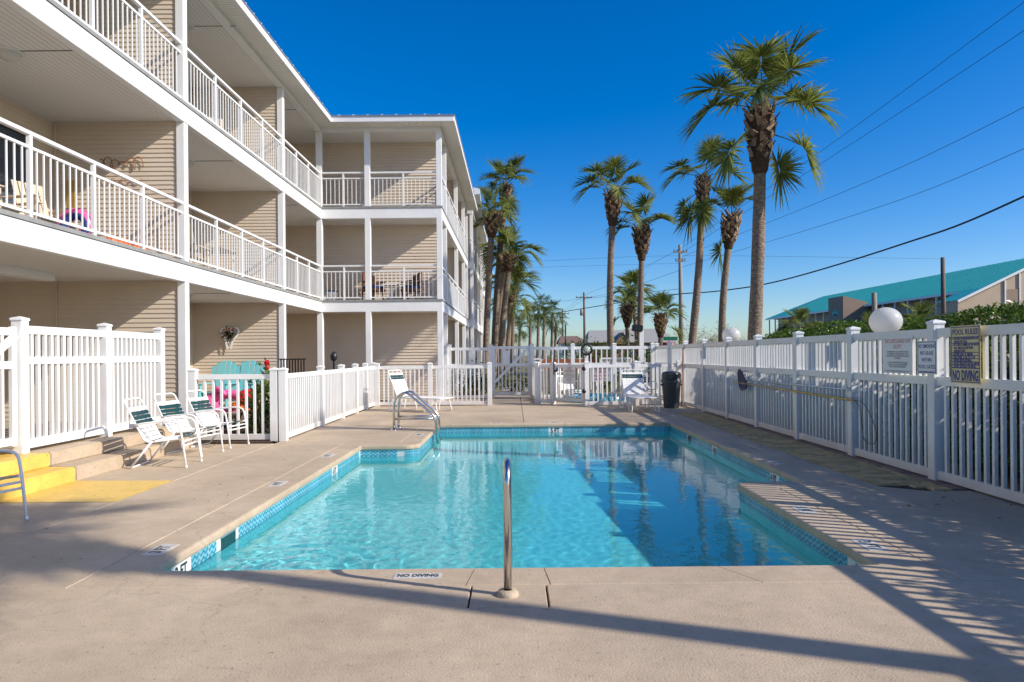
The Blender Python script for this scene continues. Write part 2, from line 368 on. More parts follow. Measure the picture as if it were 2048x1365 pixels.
# ------------------------------------------------------------------ ground, pool, deck
hole = outline(.12)
gm_ = fill_poly([[(-700, -300), (700, -300), (700, 1200), (-700, 1200)], hole], lambda x, y: -.06); gm_.materials.append(M['grass'])
ground = struct(link('ground', gm_))
WATER_Z = -0.185
def floor_z(y): 
    return -(0.94 + .56 * (y - 4.5) / 10.0)
basin = MB()
top = outline(.03)
rings = [[(p.x, p.y, -.07) for p in top], [(p.x, p.y, floor_z(p.y) + .28) for p in top]]
for k in range(1, 6):
    a = R(90 * k / 5); off = outline(.03 - .28 * (1 - math.cos(a)))
    rings.append([(p.x, p.y, floor_z(p.y) + .28 * (1 - math.sin(a))) for p in off])
N_ = len(top)
for ra, rb in zip(rings[:-1], rings[1:]):
    for i in range(N_):
        j = (i + 1) % N_
        basin.poly([ra[i], ra[j], rb[j], rb[i]][::-1], False)
pool = struct(basin.build('pool_basin', 'plaster'))
# floor as fine strips along y so that the slope bends cleanly
fl_in = outline(.03 - .28)
bm = bmesh.new()
vs = [bm.verts.new((p.x, p.y, 0)) for p in fl_in]; bm.faces.new(vs)
for yy in (5.5, 6.0, 8, 10, 11.5, 12.5, 13.5):
    bmesh.ops.bisect_plane(bm, geom=bm.verts[:] + bm.edges[:] + bm.faces[:], plane_co=(0, yy, 0), plane_no=(0, 1, 0))
for v in bm.verts: v.co.z = floor_z(v.co.y)
for f in bm.faces:
    if f.normal.z < 0: f.normal_flip()
me = bpy.data.meshes.new('floor'); bm.to_mesh(me); bm.free(); me.materials.append(M['plaster'])
link('pool_floor', me, pool)

def water_material():
    m = bpy.data.materials.new('pool water'); m.use_nodes = True; n = m.node_tree.nodes; l = m.node_tree.links; n.clear()
    out = n.new('ShaderNodeOutputMaterial'); g = n.new('ShaderNodeNewGeometry')
    t1 = n.new('ShaderNodeTexNoise'); t1.inputs['Scale'].default_value = 7.5; t1.inputs['Detail'].default_value = 2.5; t1.inputs['Distortion'].default_value = .6
    t2 = n.new('ShaderNodeTexNoise'); t2.inputs['Scale'].default_value = 1.6; t2.inputs['Detail'].default_value = 2
    l.new(g.outputs['Position'], t1.inputs['Vector']); l.new(g.outputs['Position'], t2.inputs['Vector'])
    # ripples die away from the return inlet in the near left corner
    ds = n.new('ShaderNodeVectorMath'); ds.operation = 'DISTANCE'; ds.inputs[1].default_value = (-1.6, 5.2, WATER_Z); l.new(g.outputs['Position'], ds.inputs[0])
    mr = n.new('ShaderNodeMapRange'); mr.inputs[1].default_value = 0.3; mr.inputs[2].default_value = 5.5; mr.inputs[3].default_value = .10; mr.inputs[4].default_value = .03
    l.new(ds.outputs['Value'], mr.inputs[0])
    b1 = n.new('ShaderNodeBump'); b1.inputs['Distance'].default_value = .03; l.new(mr.outputs[0], b1.inputs['Strength']); l.new(t1.outputs[0], b1.inputs['Height'])
    b2 = n.new('ShaderNodeBump'); b2.inputs['Distance'].default_value = .05; b2.inputs['Strength'].default_value = .02; l.new(t2.outputs[0], b2.inputs['Height']); l.new(b1.outputs[0], b2.inputs['Normal'])
    gl = n.new('ShaderNodeBsdfGlass'); gl.inputs['IOR'].default_value = 1.33; gl.inputs['Roughness'].default_value = 0; gl.inputs['Color'].default_value = (.95, .995, 1, 1)
    l.new(b2.outputs[0], gl.inputs['Normal']); l.new(gl.outputs[0], out.inputs[0])
    return m
M['water'] = water_material()
from mathutils import noise as mnoise
def water_mesh(cell=.029):
    me = bpy.data.meshes.new('water'); vs = []; fs = []; idx = {}
    x0, y0, nx, ny = -2.528, 4.672, int(5.826 / cell), int(9.776 / cell); dx = 5.826 / nx; dy = 9.776 / ny
    def inside(x, y): return (x < 2.508 or y > 7.72) and (x > -1.598 or y < 11.178)
    def h(x, y):
        d = math.hypot(x + 1.7, y - 5.3); k = .00045 + .0022 * math.exp(-(d / 1.5) ** 2) + .0008 * max(0, 1 - (y - 4.7) / 6.0)
        z = k * (.8 * mnoise.noise((x * 6.5, y * 6.0, 1.3)) + .7 * mnoise.noise((x * 12, y * 11, 4.1)) + .35 * mnoise.noise((x * 21, y * 20, 7.7)))
        z += .0024 * math.exp(-(d / 1.0) ** 2) * math.sin(d * 30 + 2.5 * mnoise.noise((x * 2, y * 2, 0)))
        return z + .0012 * mnoise.noise((x * 1.1, y * .9, 9))
    for j in range(ny + 1):
        for i in range(nx + 1):
            x, y = x0 + i * dx, y0 + j * dy
            if inside(x, y) or inside(x - dx, y) or inside(x, y - dy) or inside(x + dx, y) or inside(x, y + dy): idx[i, j] = len(vs); vs.append((x, y, WATER_Z + h(x, y)))
    for j in range(ny):
        for i in range(nx):
            q = [(i, j), (i + 1, j), (i + 1, j + 1), (i, j + 1)]
            if all(k in idx for k in q) and inside(x0 + (i + .5) * dx, y0 + (j + .5) * dy): fs.append([idx[k] for k in q])
    me.from_pydata(vs, [], fs); me.polygons.foreach_set('use_smooth', [True] * len(me.polygons)); me.update(); return me
wm = water_mesh(); wm.materials.append(M['water'])
water = struct(link('pool_water', wm))
# the sun refracts through the rippled surface onto the basin
sun_d.cycles.is_caustics_light = True; water.cycles.is_caustics_caster = True; pool.cycles.is_caustics_receiver = True
for c in pool.children: c.cycles.is_caustics_receiver = True

# coping stones: rounded nose swept round the pool, cut at the joints
def ring_pts(d): return outline(d)
PROF = [(COPW, -.085), (COPW, -.006), (COPW - .006, 0.0), (.028, 0.0), (.012, -.004), (.003, -.014), (0.0, -.028), (0.0, -.058), (.006, -.072), (.05, -.074)]
deckroot = struct(link('pool_deck', None))
base_ring = outline(0)
cum = [0]
for i in range(N_): cum.append(cum[-1] + (Vector(base_ring[(i + 1) % N_]) - Vector(base_ring[i])).length)
TOT = cum[-1]
def ring_at(s, d):
    s %= TOT
    for i in range(N_):
        if cum[i] <= s <= cum[i + 1]:
            t = (s - cum[i]) / max(1e-9, cum[i + 1] - cum[i]); q = outline_cache[d]
            return q[i].lerp(q[(i + 1) % N_], t)
    return outline_cache[d][0]
outline_cache = {d: outline(d) for d in {p[0] for p in PROF}}
# joints on the near edge, then roughly every 1.5 m elsewhere but never inside a rounded corner
def s_of(i): return cum[i]
joints = [.001, 1.17, 2.22, 2.69, 3.87, s_of(1)]
ri = 1
s0 = s_of(1)
joints += [s0 + 1.45]
joints += [s_of(11) , s_of(12), s_of(12) + 2.2, s_of(12) + 4.4, s_of(13), s_of(13) + 1.6, s_of(13) + 3.2, s_of(14), s_of(14) + 1.5, s_of(23), s_of(23) + 1.6, s_of(23) + 3.2, s_of(23) + 4.8]
joints = sorted(joints)
for a, b_ in zip(joints, joints[1:] + [joints[0] + TOT]):
    ss = [a + .003] + [c for c in cum[:-1] + [TOT + c for c in cum[:-1]] if a + .004 < c < b_ - .004] + [b_ - .003]
    mb = MB(); rows = []
    for s_ in ss:
        rows.append([(*ring_at(s_, d), z) for d, z in PROF])
    for r0, r1 in zip(rows[:-1], rows[1:]):
        for k in range(len(PROF) - 1):
            mb.poly([r0[k], r1[k], r1[k + 1], r0[k + 1]], 3 <= k <= 8)
    mb.poly(rows[0]); mb.poly(rows[-1][::-1])
    mb.build('coping_stone', 'deck', deckroot)

def slab(poly, name='deck_slab', m='deck', z=0.0, th=.10, gap=.0055, parent=None):
    bm = bmesh.new(); n = len(poly)
    area = sum(poly[i][0] * poly[(i + 1) % n][1] - poly[(i + 1) % n][0] * poly[i][1] for i in range(n))
    if area < 0: poly = poly[::-1]
    def inset(d):
        out = []
        for i in range(n):
            p = Vector(poly[i]); e0 = (p - Vector(poly[i - 1])).normalized(); e1 = (Vector(poly[(i + 1) % n]) - p).normalized()
            n0 = Vector((e0.y, -e0.x)); n1 = Vector((e1.y, -e1.x)); out.append(p - (n0 + n1) / (1 + n0.dot(n1)) * d)
        return out
    lv = [(inset(gap), z - th), (inset(gap), z - .006), (inset(gap + .005), z)]
    loops = [[bm.verts.new((p.x, p.y, zz)) for p in ps] for ps, zz in lv]
    for a, b_ in zip(loops[:-1], loops[1:]):
        for i in range(n): bm.faces.new((a[i], a[(i + 1) % n], b_[(i + 1) % n], b_[i]))
    bm.faces.new(loops[-1])
    me = bpy.data.meshes.new(name); bm.to_mesh(me); bm.free(); me.materials.append(M[m])
    return link(name, me, parent)
C = COPW
nx0, nx1, ny0 = -2.5 - C, 2.48 + C, 4.7 - C              # outer edge of the coping ring
D = lambda *p, **k: slab(list(p), parent=deckroot, **k)
D((-14, -6), (10, -6), (10, ny0), (.19, ny0), (.19, 3.95), (-.28, 3.95), (-.28, ny0), (-14, ny0))
D((-.28, 3.95), (.19, 3.95), (.19, ny0), (-.28, ny0))
D((-4.05, ny0), (nx0, ny0), (nx0, 5.78), (-4.05, 5.74))
D((-4.05, 5.74), (nx0, 5.78), (nx0, 11.51), (-4.05, 11.51))
D((-14, ny0), (-4.05, ny0), (-4.05, 5.74), (-14, 5.70))
D((-14, 5.70), (-4.05, 5.74), (-4.05, 11.51), (-14, 11.51))
D((-4.05, 11.51), (-1.93, 11.51), (-1.93, 14.78), (-4.05, 14.78))
D((-4.05, 14.78), (.2, 14.78), (.2, 24), (-4.05, 24))
D((.2, 14.78), (3.63, 14.78), (3.63, 16.9), (4.95, 16.9), (4.95, 24), (.2, 24))
D((nx1, ny0), (9, ny0), (9, 7.0), (4.3, 7.15), (3.95, 7.39), (nx1, 7.39))
D((3.63, 7.39), (3.95, 7.39), (3.95, 16.9), (3.63, 16.9))
# clay pavers along the fence
pr = struct(link('paver_strip', None, None, (4.3, 7.5, 0)))
bb('sand_bed', pr, (3.955, 7.2, -.05), (4.95, 16.9, -.012), 'mulch')
y = 7.2; row = 0
while y < 16.8:
    x0 = 3.965 - (.11 if row % 2 else 0)
    for k in range(5):
        xa = max(3.965, x0 + k * .222); xb = min(4.62, x0 + k * .222 + .216)
        if xb - xa > .05 and not (y < 7.45 and xa < 4.2):
            bx('paver', pr, ((xa + xb) / 2, y + .065, -.024 + rnd.uniform(-.002, .003)), (round(xb - xa, 2), .126, .05), 'paver', .004)
    bx('paver', pr, (4.72, y + .065, -.020 + rnd.uniform(-.003, .004)), (.19, .126, .05), 'paverdark', .004)
    y += .132; row += 1

# waterline tiles
tiles = struct(link('waterline_tiles', None))
TZ0, TZ1 = -.078, -.228
OUT = [(-2.53, 4.70, -2.53, 11.15, (1, 0)), (-2.53, 11.18, -1.81, 11.18, (0, -1)), (-1.60, 11.40, -1.60, 14.42, (1, 0)), (-1.57, 14.45, 3.27, 14.45, (0, -1)), (3.30, 7.75, 3.30, 14.42, (-1, 0)), (2.51, 4.70, 2.51, 7.58, (-1, 0))]
tm = boxmesh((.148, .012, .148), M['wavetile'], .003)
tw = boxmesh((.148, .012, .148), M['tilewhite'], .003)
skim = {(-1, 5.84): 0}
WHITE = [(0, 4.99, 5.30), (0, 9.42, 9.66), (3, .70, 1.01), (4, 8.55, 8.85), (4, 11.05, 11.4), (5, 4.78, 5.10)]
SKIM = [(0, 5.83, 6.16), (4, 12.75, 13.0)]
for si, (xa, ya, xb, yb, nn) in enumerate(OUT):
    L = math.hypot(xb - xa, yb - ya); n = int(L / .152); ux, uy = (xb - xa) / L, (yb - ya) / L
    ang = math.atan2(-nn[0], nn[1]) + math.pi
    for k in range(n + 1):
        t = .076 + k * .152
        if t > L - .05: continue
        px, py = xa + ux * t, ya + uy * t; q = py if nn[0] else px
        if any(s_ == si and a <= q <= b_ for s_, a, b_ in SKIM): continue
        wh = any(s_ == si and a - .02 <= q <= b_ + .02 for s_, a, b_ in WHITE)
        link('tile', tw if wh else tm, tiles, (px, py, (TZ0 + TZ1) / 2), (0, 0, ang))
for i0 in (2, 14):      # narrow tiles round the two curved corners
    q = outline(.03)
    for k in range(i0, i0 + 8):
        a, b_ = q[k], q[k + 1]; e = b_ - a
        link('tile', boxmesh((round(e.length - .004, 3), .012, .148), M['wavetile'], .002), tiles, ((a.x + b_.x) / 2, (a.y + b_.y) / 2, (TZ0 + TZ1) / 2), (0, 0, math.atan2(e.y, e.x)))
g_ = MB()
for xa, ya, xb, yb, nn in OUT:
    g_.box(((xa + xb) / 2, (ya + yb) / 2, (TZ0 + TZ1) / 2), (abs(xb - xa) + .007, abs(yb - ya) + .007, .158))
g_.build('grout_bed', 'grout', tiles)
for sx_, xx, ya, yb in ((1, -2.545, 5.83, 6.16), (-1, 3.315, 12.75, 13.0)):
    s_ = tag(link('skimmer', None, None, (xx, (ya + yb) / 2, -.15)), 'dark skimmer opening in the left pool wall near the shallow end' if sx_ > 0 else 'dark skimmer opening in the right pool wall near the deep end', 'skimmer')
    mbx = (xx + sx_ * .016, (ya + yb) / 2)
    bb('dark_throat_panel', s_, (xx + sx_ * .024 - .004, ya + .02, -.225), (xx + sx_ * .024 + .004, yb - .02, -.097), 'strapgreen')  # flat dark panel on the wall, painting the shade inside the opening
    bb('frame', s_, (xx + sx_ * .022 - .004, ya, -.095), (xx + sx_ * .022 + .004, yb, -.08), 'alu')
# depth numbers on the waterline
RX, RL, RF = (R(90), 0, R(90)), (R(90), 0, R(-90)), (R(90), 0, 0)
for s_, t_ in (('3 FT', (-2.522, 5.145, -.150)), ('4 FT', (-2.522, 9.54, -.150))): text(tiles, s_, .125, 'ink', t_, RX, bold=.025, sx=.8)
text(tiles, '5 FT', .125, 'ink', (.855, 14.442, -.150), RF, bold=.025, sx=.8)
for s_, t_ in (('4 FT', (3.292, 8.70, -.150)), ('4½FT', (3.292, 11.22, -.150)), ('3 FT', (2.502, 4.94, -.150))): text(tiles, s_, .125, 'ink', t_, RL, bold=.025, sx=.8)
# inset markers on the deck
MK = [('3 FT', -2.70, 5.19, 90, .30, .15), ('4 FT', -2.73, 7.85, 90, .30, .15), ('4 FT', -2.75, 10.03, 90, .30, .15), ('NO DIVING', -.65, 4.52, 0, .31, .11), ('3 FT', 2.67, 5.16, -90, .30, .15), ('3 FT', 2.67, 6.33, -90, .30, .15),
      ('4 FT', 3.45, 9.07, -90, .30, .15), ('4 FT', -1.76, 12.6, 90, .30, .15), ('5 FT', .86, 14.62, 180, .30, .13), ('5 FT', -.4, 14.62, 180, .30, .13)]
for s_, x, y, a, w, h in MK:
    d = bx('depth_marker', deckroot, (x, y, .0015), (w, h, .005), 'deckmark', .001, (0, 0, R(a)))
    t = text(d, s_, h * .82 if s_ != 'NO DIVING' else h * .70, 'ink', (x, y, .0046), (0, 0, 0), bold=.035, sx=.8 if s_ != 'NO DIVING' else .68)
    t.location = (0, 0, .0031)

# ------------------------------------------------------------------ steps and platform
st = struct(link('entrance_steps', None, None, (-5.5, 8, 0)))
SX1, SX2, PZ = -5.25, -5.55, .34
def stepblock(xa, xb, ya, yb, za, zb, m, name='step'):
    return bb(name, st, (xa, ya, za), (xb, yb, zb), m, .014)
stepblock(-6.6, SX1, 3.0, 6.93, -.05, .17, 'deck'); stepblock(-6.6, SX1, 6.934, 8.16, -.05, .17, 'yellow'); stepblock(-6.6, SX1, 8.164, 11.45, -.05, .17, 'deck')
stepblock(-6.6, SX2, 3.0, 6.93, .172, PZ, 'deck'); stepblock(-6.6, SX2, 6.934, 8.16, .172, PZ, 'yellow'); stepblock(-6.6, SX2, 8.164, 11.45, .172, PZ, 'deck')
struct(bb('walkway', None, (-14, 3.0, -.05), (-6.604, 12.3, PZ - .004), 'concrete'))
yp = MB(); yp.poly([(SX1 + .003, 6.93, .004), (-4.05, 6.93, .004), (-4.05, 8.10, .004), (SX1 + .003, 8.14, .004)])
yp.build('painted_pad', 'yellow', deckroot)
md = MB(); md.poly([(-9, 11.55, .012), (-4.12, 11.55, .012), (-4.2, 23, .012), (-9, 23, .012)]); struct(md.build('garden_bed', 'mulch'))
struct(bb('patio_slab', None, (-8.28, 12.5, .02), (-6.1, 21.1, .24), 'concrete'))

# ------------------------------------------------------------------ the apartment building on the left
FX = -6.0; WY = 21.2; WX = -2.28; BX = -8.3; BWY = 22.4
bld = thing('apartment_building', 'three storey tan sided apartment building with white balconies beside the pool', 'building', (FX, 12.4, 0))
B1, B2, B3 = 2.83, 5.72, 8.42; F2, F3 = 3.20, 6.09
def siding(parent, p0, p1, z0, z1, lap=.083, name='siding', th=.016):
    # saw-tooth clapboards from p0 to p1 (plan points); the outside is to the right of p0->p1
    p0, p1 = Vector(p0), Vector(p1); e = (p1 - p0).normalized(); nn = Vector((e.y, -e.x)); mb = MB(); n = max(1, round((z1 - z0) / lap)); h = (z1 - z0) / n
    for k in range(n):
        a, b_ = z0 + k * h, z0 + (k + 1) * h
        q0, q1 = p0 + nn * th, p1 + nn * th; r0, r1 = p0 + nn * .002, p1 + nn * .002
        mb.poly([(*q0, a), (*q1, a), (*r1, b_), (*r0, b_)])
        mb.poly([(*p0, a), (*p1, a), (*q1, a), (*q0, a)])
    return stuff(mb.build(name, 'siding', parent))
POSTS = [1.8, 7.1, 12.41, 17.71]
for y in POSTS:
    for z0, z1 in ((0, B1), (F2, B2), (F3, B3)): bx('post', bld, (FX, y, (z0 + z1) / 2), (.15, .15, z1 - z0 - .004), 'trim', .008)
for x in (FX, -4.50, WX):
    for z0, z1 in ((0, B1), (F2, B2), (F3, B3)): bx('post', bld, (x, WY, (z0 + z1) / 2), (.17, .17, z1 - z0 - .004), 'trim', .008)
SIDE_Y = [22.75, 27.3, 31.2]
for y in SIDE_Y + [33.0]:
    for z0, z1 in ((0, B1), (F2, B2), (F3, B3)): bx('post', bld, (WX, y, (z0 + z1) / 2), (.15, .15, z1 - z0 - .004), 'trim', .008)
for zb, h, zf in ((B1, .31, F2), (B2, .31, F3), (B3, .15, None)):
    bb('beam', bld, (FX - .07, 0, zb), (FX + .08, WY - .08, zb + h), 'trim', .006)
    bb('beam', bld, (FX - .07, WY - .076, zb), (WX + .08, WY + .07, zb + h), 'trim', .006)
    bb('beam', bld, (WX - .07, WY + .074, zb), (WX + .08, 33.2, zb + h), 'trim', .006)
    bb('ceiling', bld, (BX if zb > 3 else -12.1, 0, zb + .03), (FX - .074, BWY, zb + .06), 'ceilY')
    bb('ceiling', bld, (FX - .066, WY + .076, zb + .03), (WX - .074, 33.2, zb + .06), 'ceilY')
    if zf:
        bb('floor_slab', bld, (BX, 0, zb + h + .003), (FX + .10, WY - .10, zf), 'slabedge')
        bb('floor_slab', bld, (BX, WY - .097, zb + h + .003), (WX + .10, 33.2, zf), 'slabedge')
    # board joints and round lights on the ceilings
for (x, y, z) in ((-7.0, 9.5, B2), (-7.1, 14.9, B2), (-6.85, 14.4, B3), (-7.15, 9.8, B3), (-7.15, 14.9, B1), (-7.1, 19.3, B3), (-7.1, 19.3, B2)):
    pl = MB().lathe([(.17, .03), (.17, .012), (.16, .0)], (x, y, z), 20).build('ceiling_light', 'trim', bld)
    MB().lathe([(.155, .0), (.15, -.03), (.12, -.07), (.07, -.095), (.0, -.10)], (x, y, z), 20).build('glass_dome', 'globe', pl)
    bx('ceiling_seam', bld, (x + .55, y, z + .026), (1.0, .025, .01), 'slabedge')
# divider walls (facing the camera) and the back walls
for yy in (12.37, 17.67):
    for z0, z1 in ((0.0, B1 + .03), (F2, B2 + .03), (F3, B3 + .03)):
        siding(bld, (BX if not (yy < 13 and z0 == 0) else -12, yy), (FX - .085, yy), z0, z1)
        bb('corner_trim', bld, (FX - .085, yy - .024, z0), (FX - .077, yy + .05, z1 - .035), 'siding')
for z0, z1 in ((0.0, B1 + .03), (F2, B2 + .03), (F3, B3 + .03)):
    siding(bld, (BX, 12.6), (BX, BWY), z0, z1) if False else None
    siding(bld, (BX, BWY), (BX, 12.47), z0, z1)                # back wall of the rear bays
    siding(bld, (BX, 12.40), (BX, 0.0), z0, z1) if z0 > 1 else siding(bld, (-12, 12.40), (-12, 0.0), z0, z1)
    siding(bld, (BX, BWY), (WX - .10, BWY), z0, z1, .10, th=.026)            # wall of the wing
    bb('corner_trim', bld, (BX + .023, 12.33, z0 + .003), (BX + .05, 12.348, z1 - .035), 'siding')
    for yy in SIDE_Y[1:] + [33.0]:
        siding(bld, (-4.6, yy + .05), (WX - .085, yy + .05), z0, z1)
    siding(bld, (-4.6, 33.0), (-4.6, BWY + .05), z0, z1)
bb('entry_beam', bld, (-7.72, 6, B1 - .10), (-7.52, 11.2, B1 + .028), 'trim')
# sliding doors on the back wall
for zf in (F2, F3):
    for (ya, yb) in ((9.2, 11.7), (13.6, 15.6)):
        dr = bb('sliding_door', bld, (BX + .014, ya, zf), (BX + .03, yb, zf + 2.08), 'black')
        for yy in (ya, (ya + yb) / 2, yb): bx('door_frame', dr, (BX + .045, yy, zf + 1.04), (.04, .06, 2.10), 'trim')
        bx('door_frame', dr, (BX + .045, (ya + yb) / 2, zf + 2.09), (.04, yb - ya, .06), 'trim')
        for k in (0, 1): bx('pane', dr, (BX + .035, ya + (yb - ya) * (.25 + .5 * k), zf + 1.05), (.006, (yb - ya) / 2 - .1, 1.95), 'glass')
        bx('blind', dr, (BX + .041, ya + (yb - ya) * .25, zf + 1.3), (.004, (yb - ya) / 2 - .16, 1.4), 'beige')
# balcony railings
def railing(p0, p1, zf, nmid, sub=True, d=0.0):
    p0, p1 = Vector(p0), Vector(p1); L = (p1 - p0).length; e = (p1 - p0) / L; alongy = abs(e.y) > .5
    def rb(mb, t0, t1, z, w, h):
        a, b_ = p0 + e * t0, p0 + e * t1; c = (a + b_) / 2; ln = t1 - t0
        mb.box((c.x, c.y, z), (w, ln, h) if alongy else (ln, w, h))
    mb = MB(); rb(mb, 0, L, zf + 1.06, .06, .045); rb(mb, 0, L, zf + .885, .035, .035); rb(mb, 0, L, zf + .075, .035, .035)
    r = mb.build('railing', 'trim', bld)
    ts = [L * k / (nmid + 1) for k in range(nmid + 2)]
    for t in ts[1:-1]:
        q = p0 + e * t; bx('railing_post', r, (q.x, q.y, zf + .5), (.05, .05, 1.0 + .07), 'trim')
    rest = MB()
    for a, b_ in zip(ts[:-1], ts[1:]):
        n = max(1, round((b_ - a) / .123)); 
        for k in range(1, n):
            q = p0 + e * (a + (b_ - a) * k / n)
            if sub: bx('baluster', r, (q.x, q.y, zf + .48), (.017, .017, .775), 'trim')
            else: rest.box((q.x, q.y, zf + .48), (.017, .017, .775))
    if not sub: stuff(rest.build('baluster', 'trim', r))
for zf in (F2, F3):
    railing((FX + .01, 7.18), (FX + .01, 12.33), zf, 3); railing((FX + .01, 12.49), (FX + .01, 17.63), zf, 3); railing((FX + .01, 17.79), (FX + .01, WY - .09), zf, 2)
    railing((FX + .09, WY - .01), (-4.59, WY - .01), zf, 1); railing((-4.41, WY - .01), (WX - .09, WY - .01), zf, 1)
    railing((WX + .01, WY + .09), (WX + .01, 22.67), zf, 0, False)
    for a, b_ in ((22.83, 27.22), (27.38, 31.12), (31.28, 32.9)): railing((WX + .01, a), (WX + .01, b_), zf, 2 if b_ - a > 2 else 0, False)
    railing((FX + .01, 2.0), (FX + .01, 7.02), zf, 3, False)
# roof: three equal-pitch planes meeting in a valley and a hip, with standing ribs
EZ, PT = 8.66, .24
rx = lambda x, y, which: EZ + PT * ((-5.45 - x) if which == 'm' else (y - 20.5) if which == 'f' else (-1.75 - x))
rf = MB()
def rplane(pts, w):
    rf.poly([(x, y, rx(x, y, w)) for x, y in pts]); rf.poly([(x, y, rx(x, y, w) - .03) for x, y in pts][::-1])
rplane([(-5.45, 0), (-5.45, 20.5), (-11.7, 26.75), (-11.7, 0)], 'm')
rplane([(-5.45, 20.5), (-1.75, 20.5), (-8, 26.75), (-11.7, 26.75)], 'f')
rplane([(-1.75, 20.5), (-1.75, 33.4), (-8, 33.4), (-8, 26.75)], 's')
roof = rf.build('roof', 'roof', bld)
bb('fascia', roof, (-5.46, 0, 8.50), (-5.43, 20.5, 8.655), 'trim'); bb('fascia', roof, (-5.43, 20.49, 8.50), (-1.75, 20.52, 8.655), 'trim'); bb('fascia', roof, (-1.76, 20.52, 8.50), (-1.73, 33.4, 8.655), 'trim')
bb('drip_edge', roof, (-5.47, 0, 8.658), (-5.41, 20.47, 8.69), 'roof'); bb('drip_edge', roof, (-5.41, 20.465, 8.658), (-1.71, 20.53, 8.69), 'roof'); bb('drip_edge', roof, (-1.775, 20.535, 8.658), (-1.71, 33.4, 8.69), 'roof')
bb('soffit', roof, (FX + .084, 0, 8.535), (-5.462, WY - .08, 8.55), 'soffitX'); bb('soffit', roof, (-5.458, 20.525, 8.535), (-1.765, WY - .08, 8.55), 'soffitY'); bb('soffit', roof, (WX + .084, WY - .076, 8.535), (-1.762, 33.4, 8.55), 'soffitX')
an = math.atan(PT)
y = .2
while y < 20.3: bx('roof_rib', roof, (-5.45 - .70, y, rx(-6.15, 0, 'm') + .018), (1.5, .045, .075), 'trim' if y > 3 else 'roof', 0, (0, an, 0)); y += .43
x = -5.2
while x < -1.9:
    hl_ = min(1.4, (-1.80 - x) * .95); bx('roof_rib', roof, (x, 20.48 + hl_ / 2, rx(0, 20.48 + hl_ / 2, 'f') + .018), (.045, hl_ * 1.03, .075), 'trim', 0, (an, 0, 0)); x += .43
y = 20.9
while y < 33.2:
    hl_ = min(1.4, (y - 20.5) * .95); bx('roof_rib', roof, (-1.73 - hl_ / 2, y, rx(-1.73 - hl_ / 2, 0, 's') + .018), (hl_ * 1.03, .045, .075), 'roof', 0, (0, an, 0)); y += .43
# two further blocks of the complex behind
for (y0, y1, xf, lab) in ((33.6, 44, -2.05, 'next white balconied apartment block right behind the nearest one'), (46, 60, -2.2, 'farthest white balconied apartment block behind the palm clump')):
    fb = thing('apartment_building', lab, 'building', (xf, y0, 0))
    bb('wall', fb, (-9, y0, 0), (xf - 2.2, y1, 8.5), 'siding')
    for k in range(4):
        yy = y0 + .1 + (y1 - y0 - .2) * k / 3
        for z0, z1 in ((0, B1), (F2, B2), (F3, B3)):
            bx('post', fb, (xf, yy, (z0 + z1) / 2), (.16, .16, z1 - z0), 'trim')
            bb('divider_wall', fb, (xf - 2.2, yy - .05, z0), (xf - .09, yy + .05, z1), 'siding')
    for zb, h in ((B1, .37), (B2, .37), (B3, .2)):
        bb('beam', fb, (xf - 2.2, y0, zb), (xf + .08, y1, zb + h), 'trim')
    for zf in (F2, F3):
        mb = MB()
        for z, w, h in ((1.06, .06, .045), (.885, .035, .035), (.075, .035, .035)): mb.box((xf, (y0 + y1) / 2, zf + z), (w, y1 - y0, h))
        r = mb.build('railing', 'trim', fb); mb = MB(); yy = y0
        while yy < y1: mb.box((xf, yy, zf + .48), (.02, .02, .8)); yy += .13
        stuff(mb.build('baluster', 'trim', r))
    rm = MB(); ex = xf + .45
    prof = [(y0 - .4, 9.55), (y0 + 4.0, 8.62), (y1 + .3, 8.62)]
    up = [(ex, a, z) for a, z in prof] + [(-9, a, z + 1.6) for a, z in prof[::-1]]
    rm.poly([up[0], up[1], up[4], up[5]]); rm.poly([up[1], up[2], up[3], up[4]])
    for (a, z), (c, w) in zip(prof[:-1], prof[1:]):
        rm.poly([(ex, a, z), (ex, c, w), (ex, c, w - .17), (ex, a, z - .17)][::-1]); rm.poly([(ex, a, z - .17), (ex, c, w - .17), (xf - 1, c, w - .17), (xf - 1, a, z - .17)][::-1])
    rm.poly([(ex, prof[0][0], 9.55), (-9, prof[0][0], 11.1), (-9, prof[0][0], 8.5), (ex, prof[0][0], 9.3)])
    rm.build('roof', 'trim', fb)

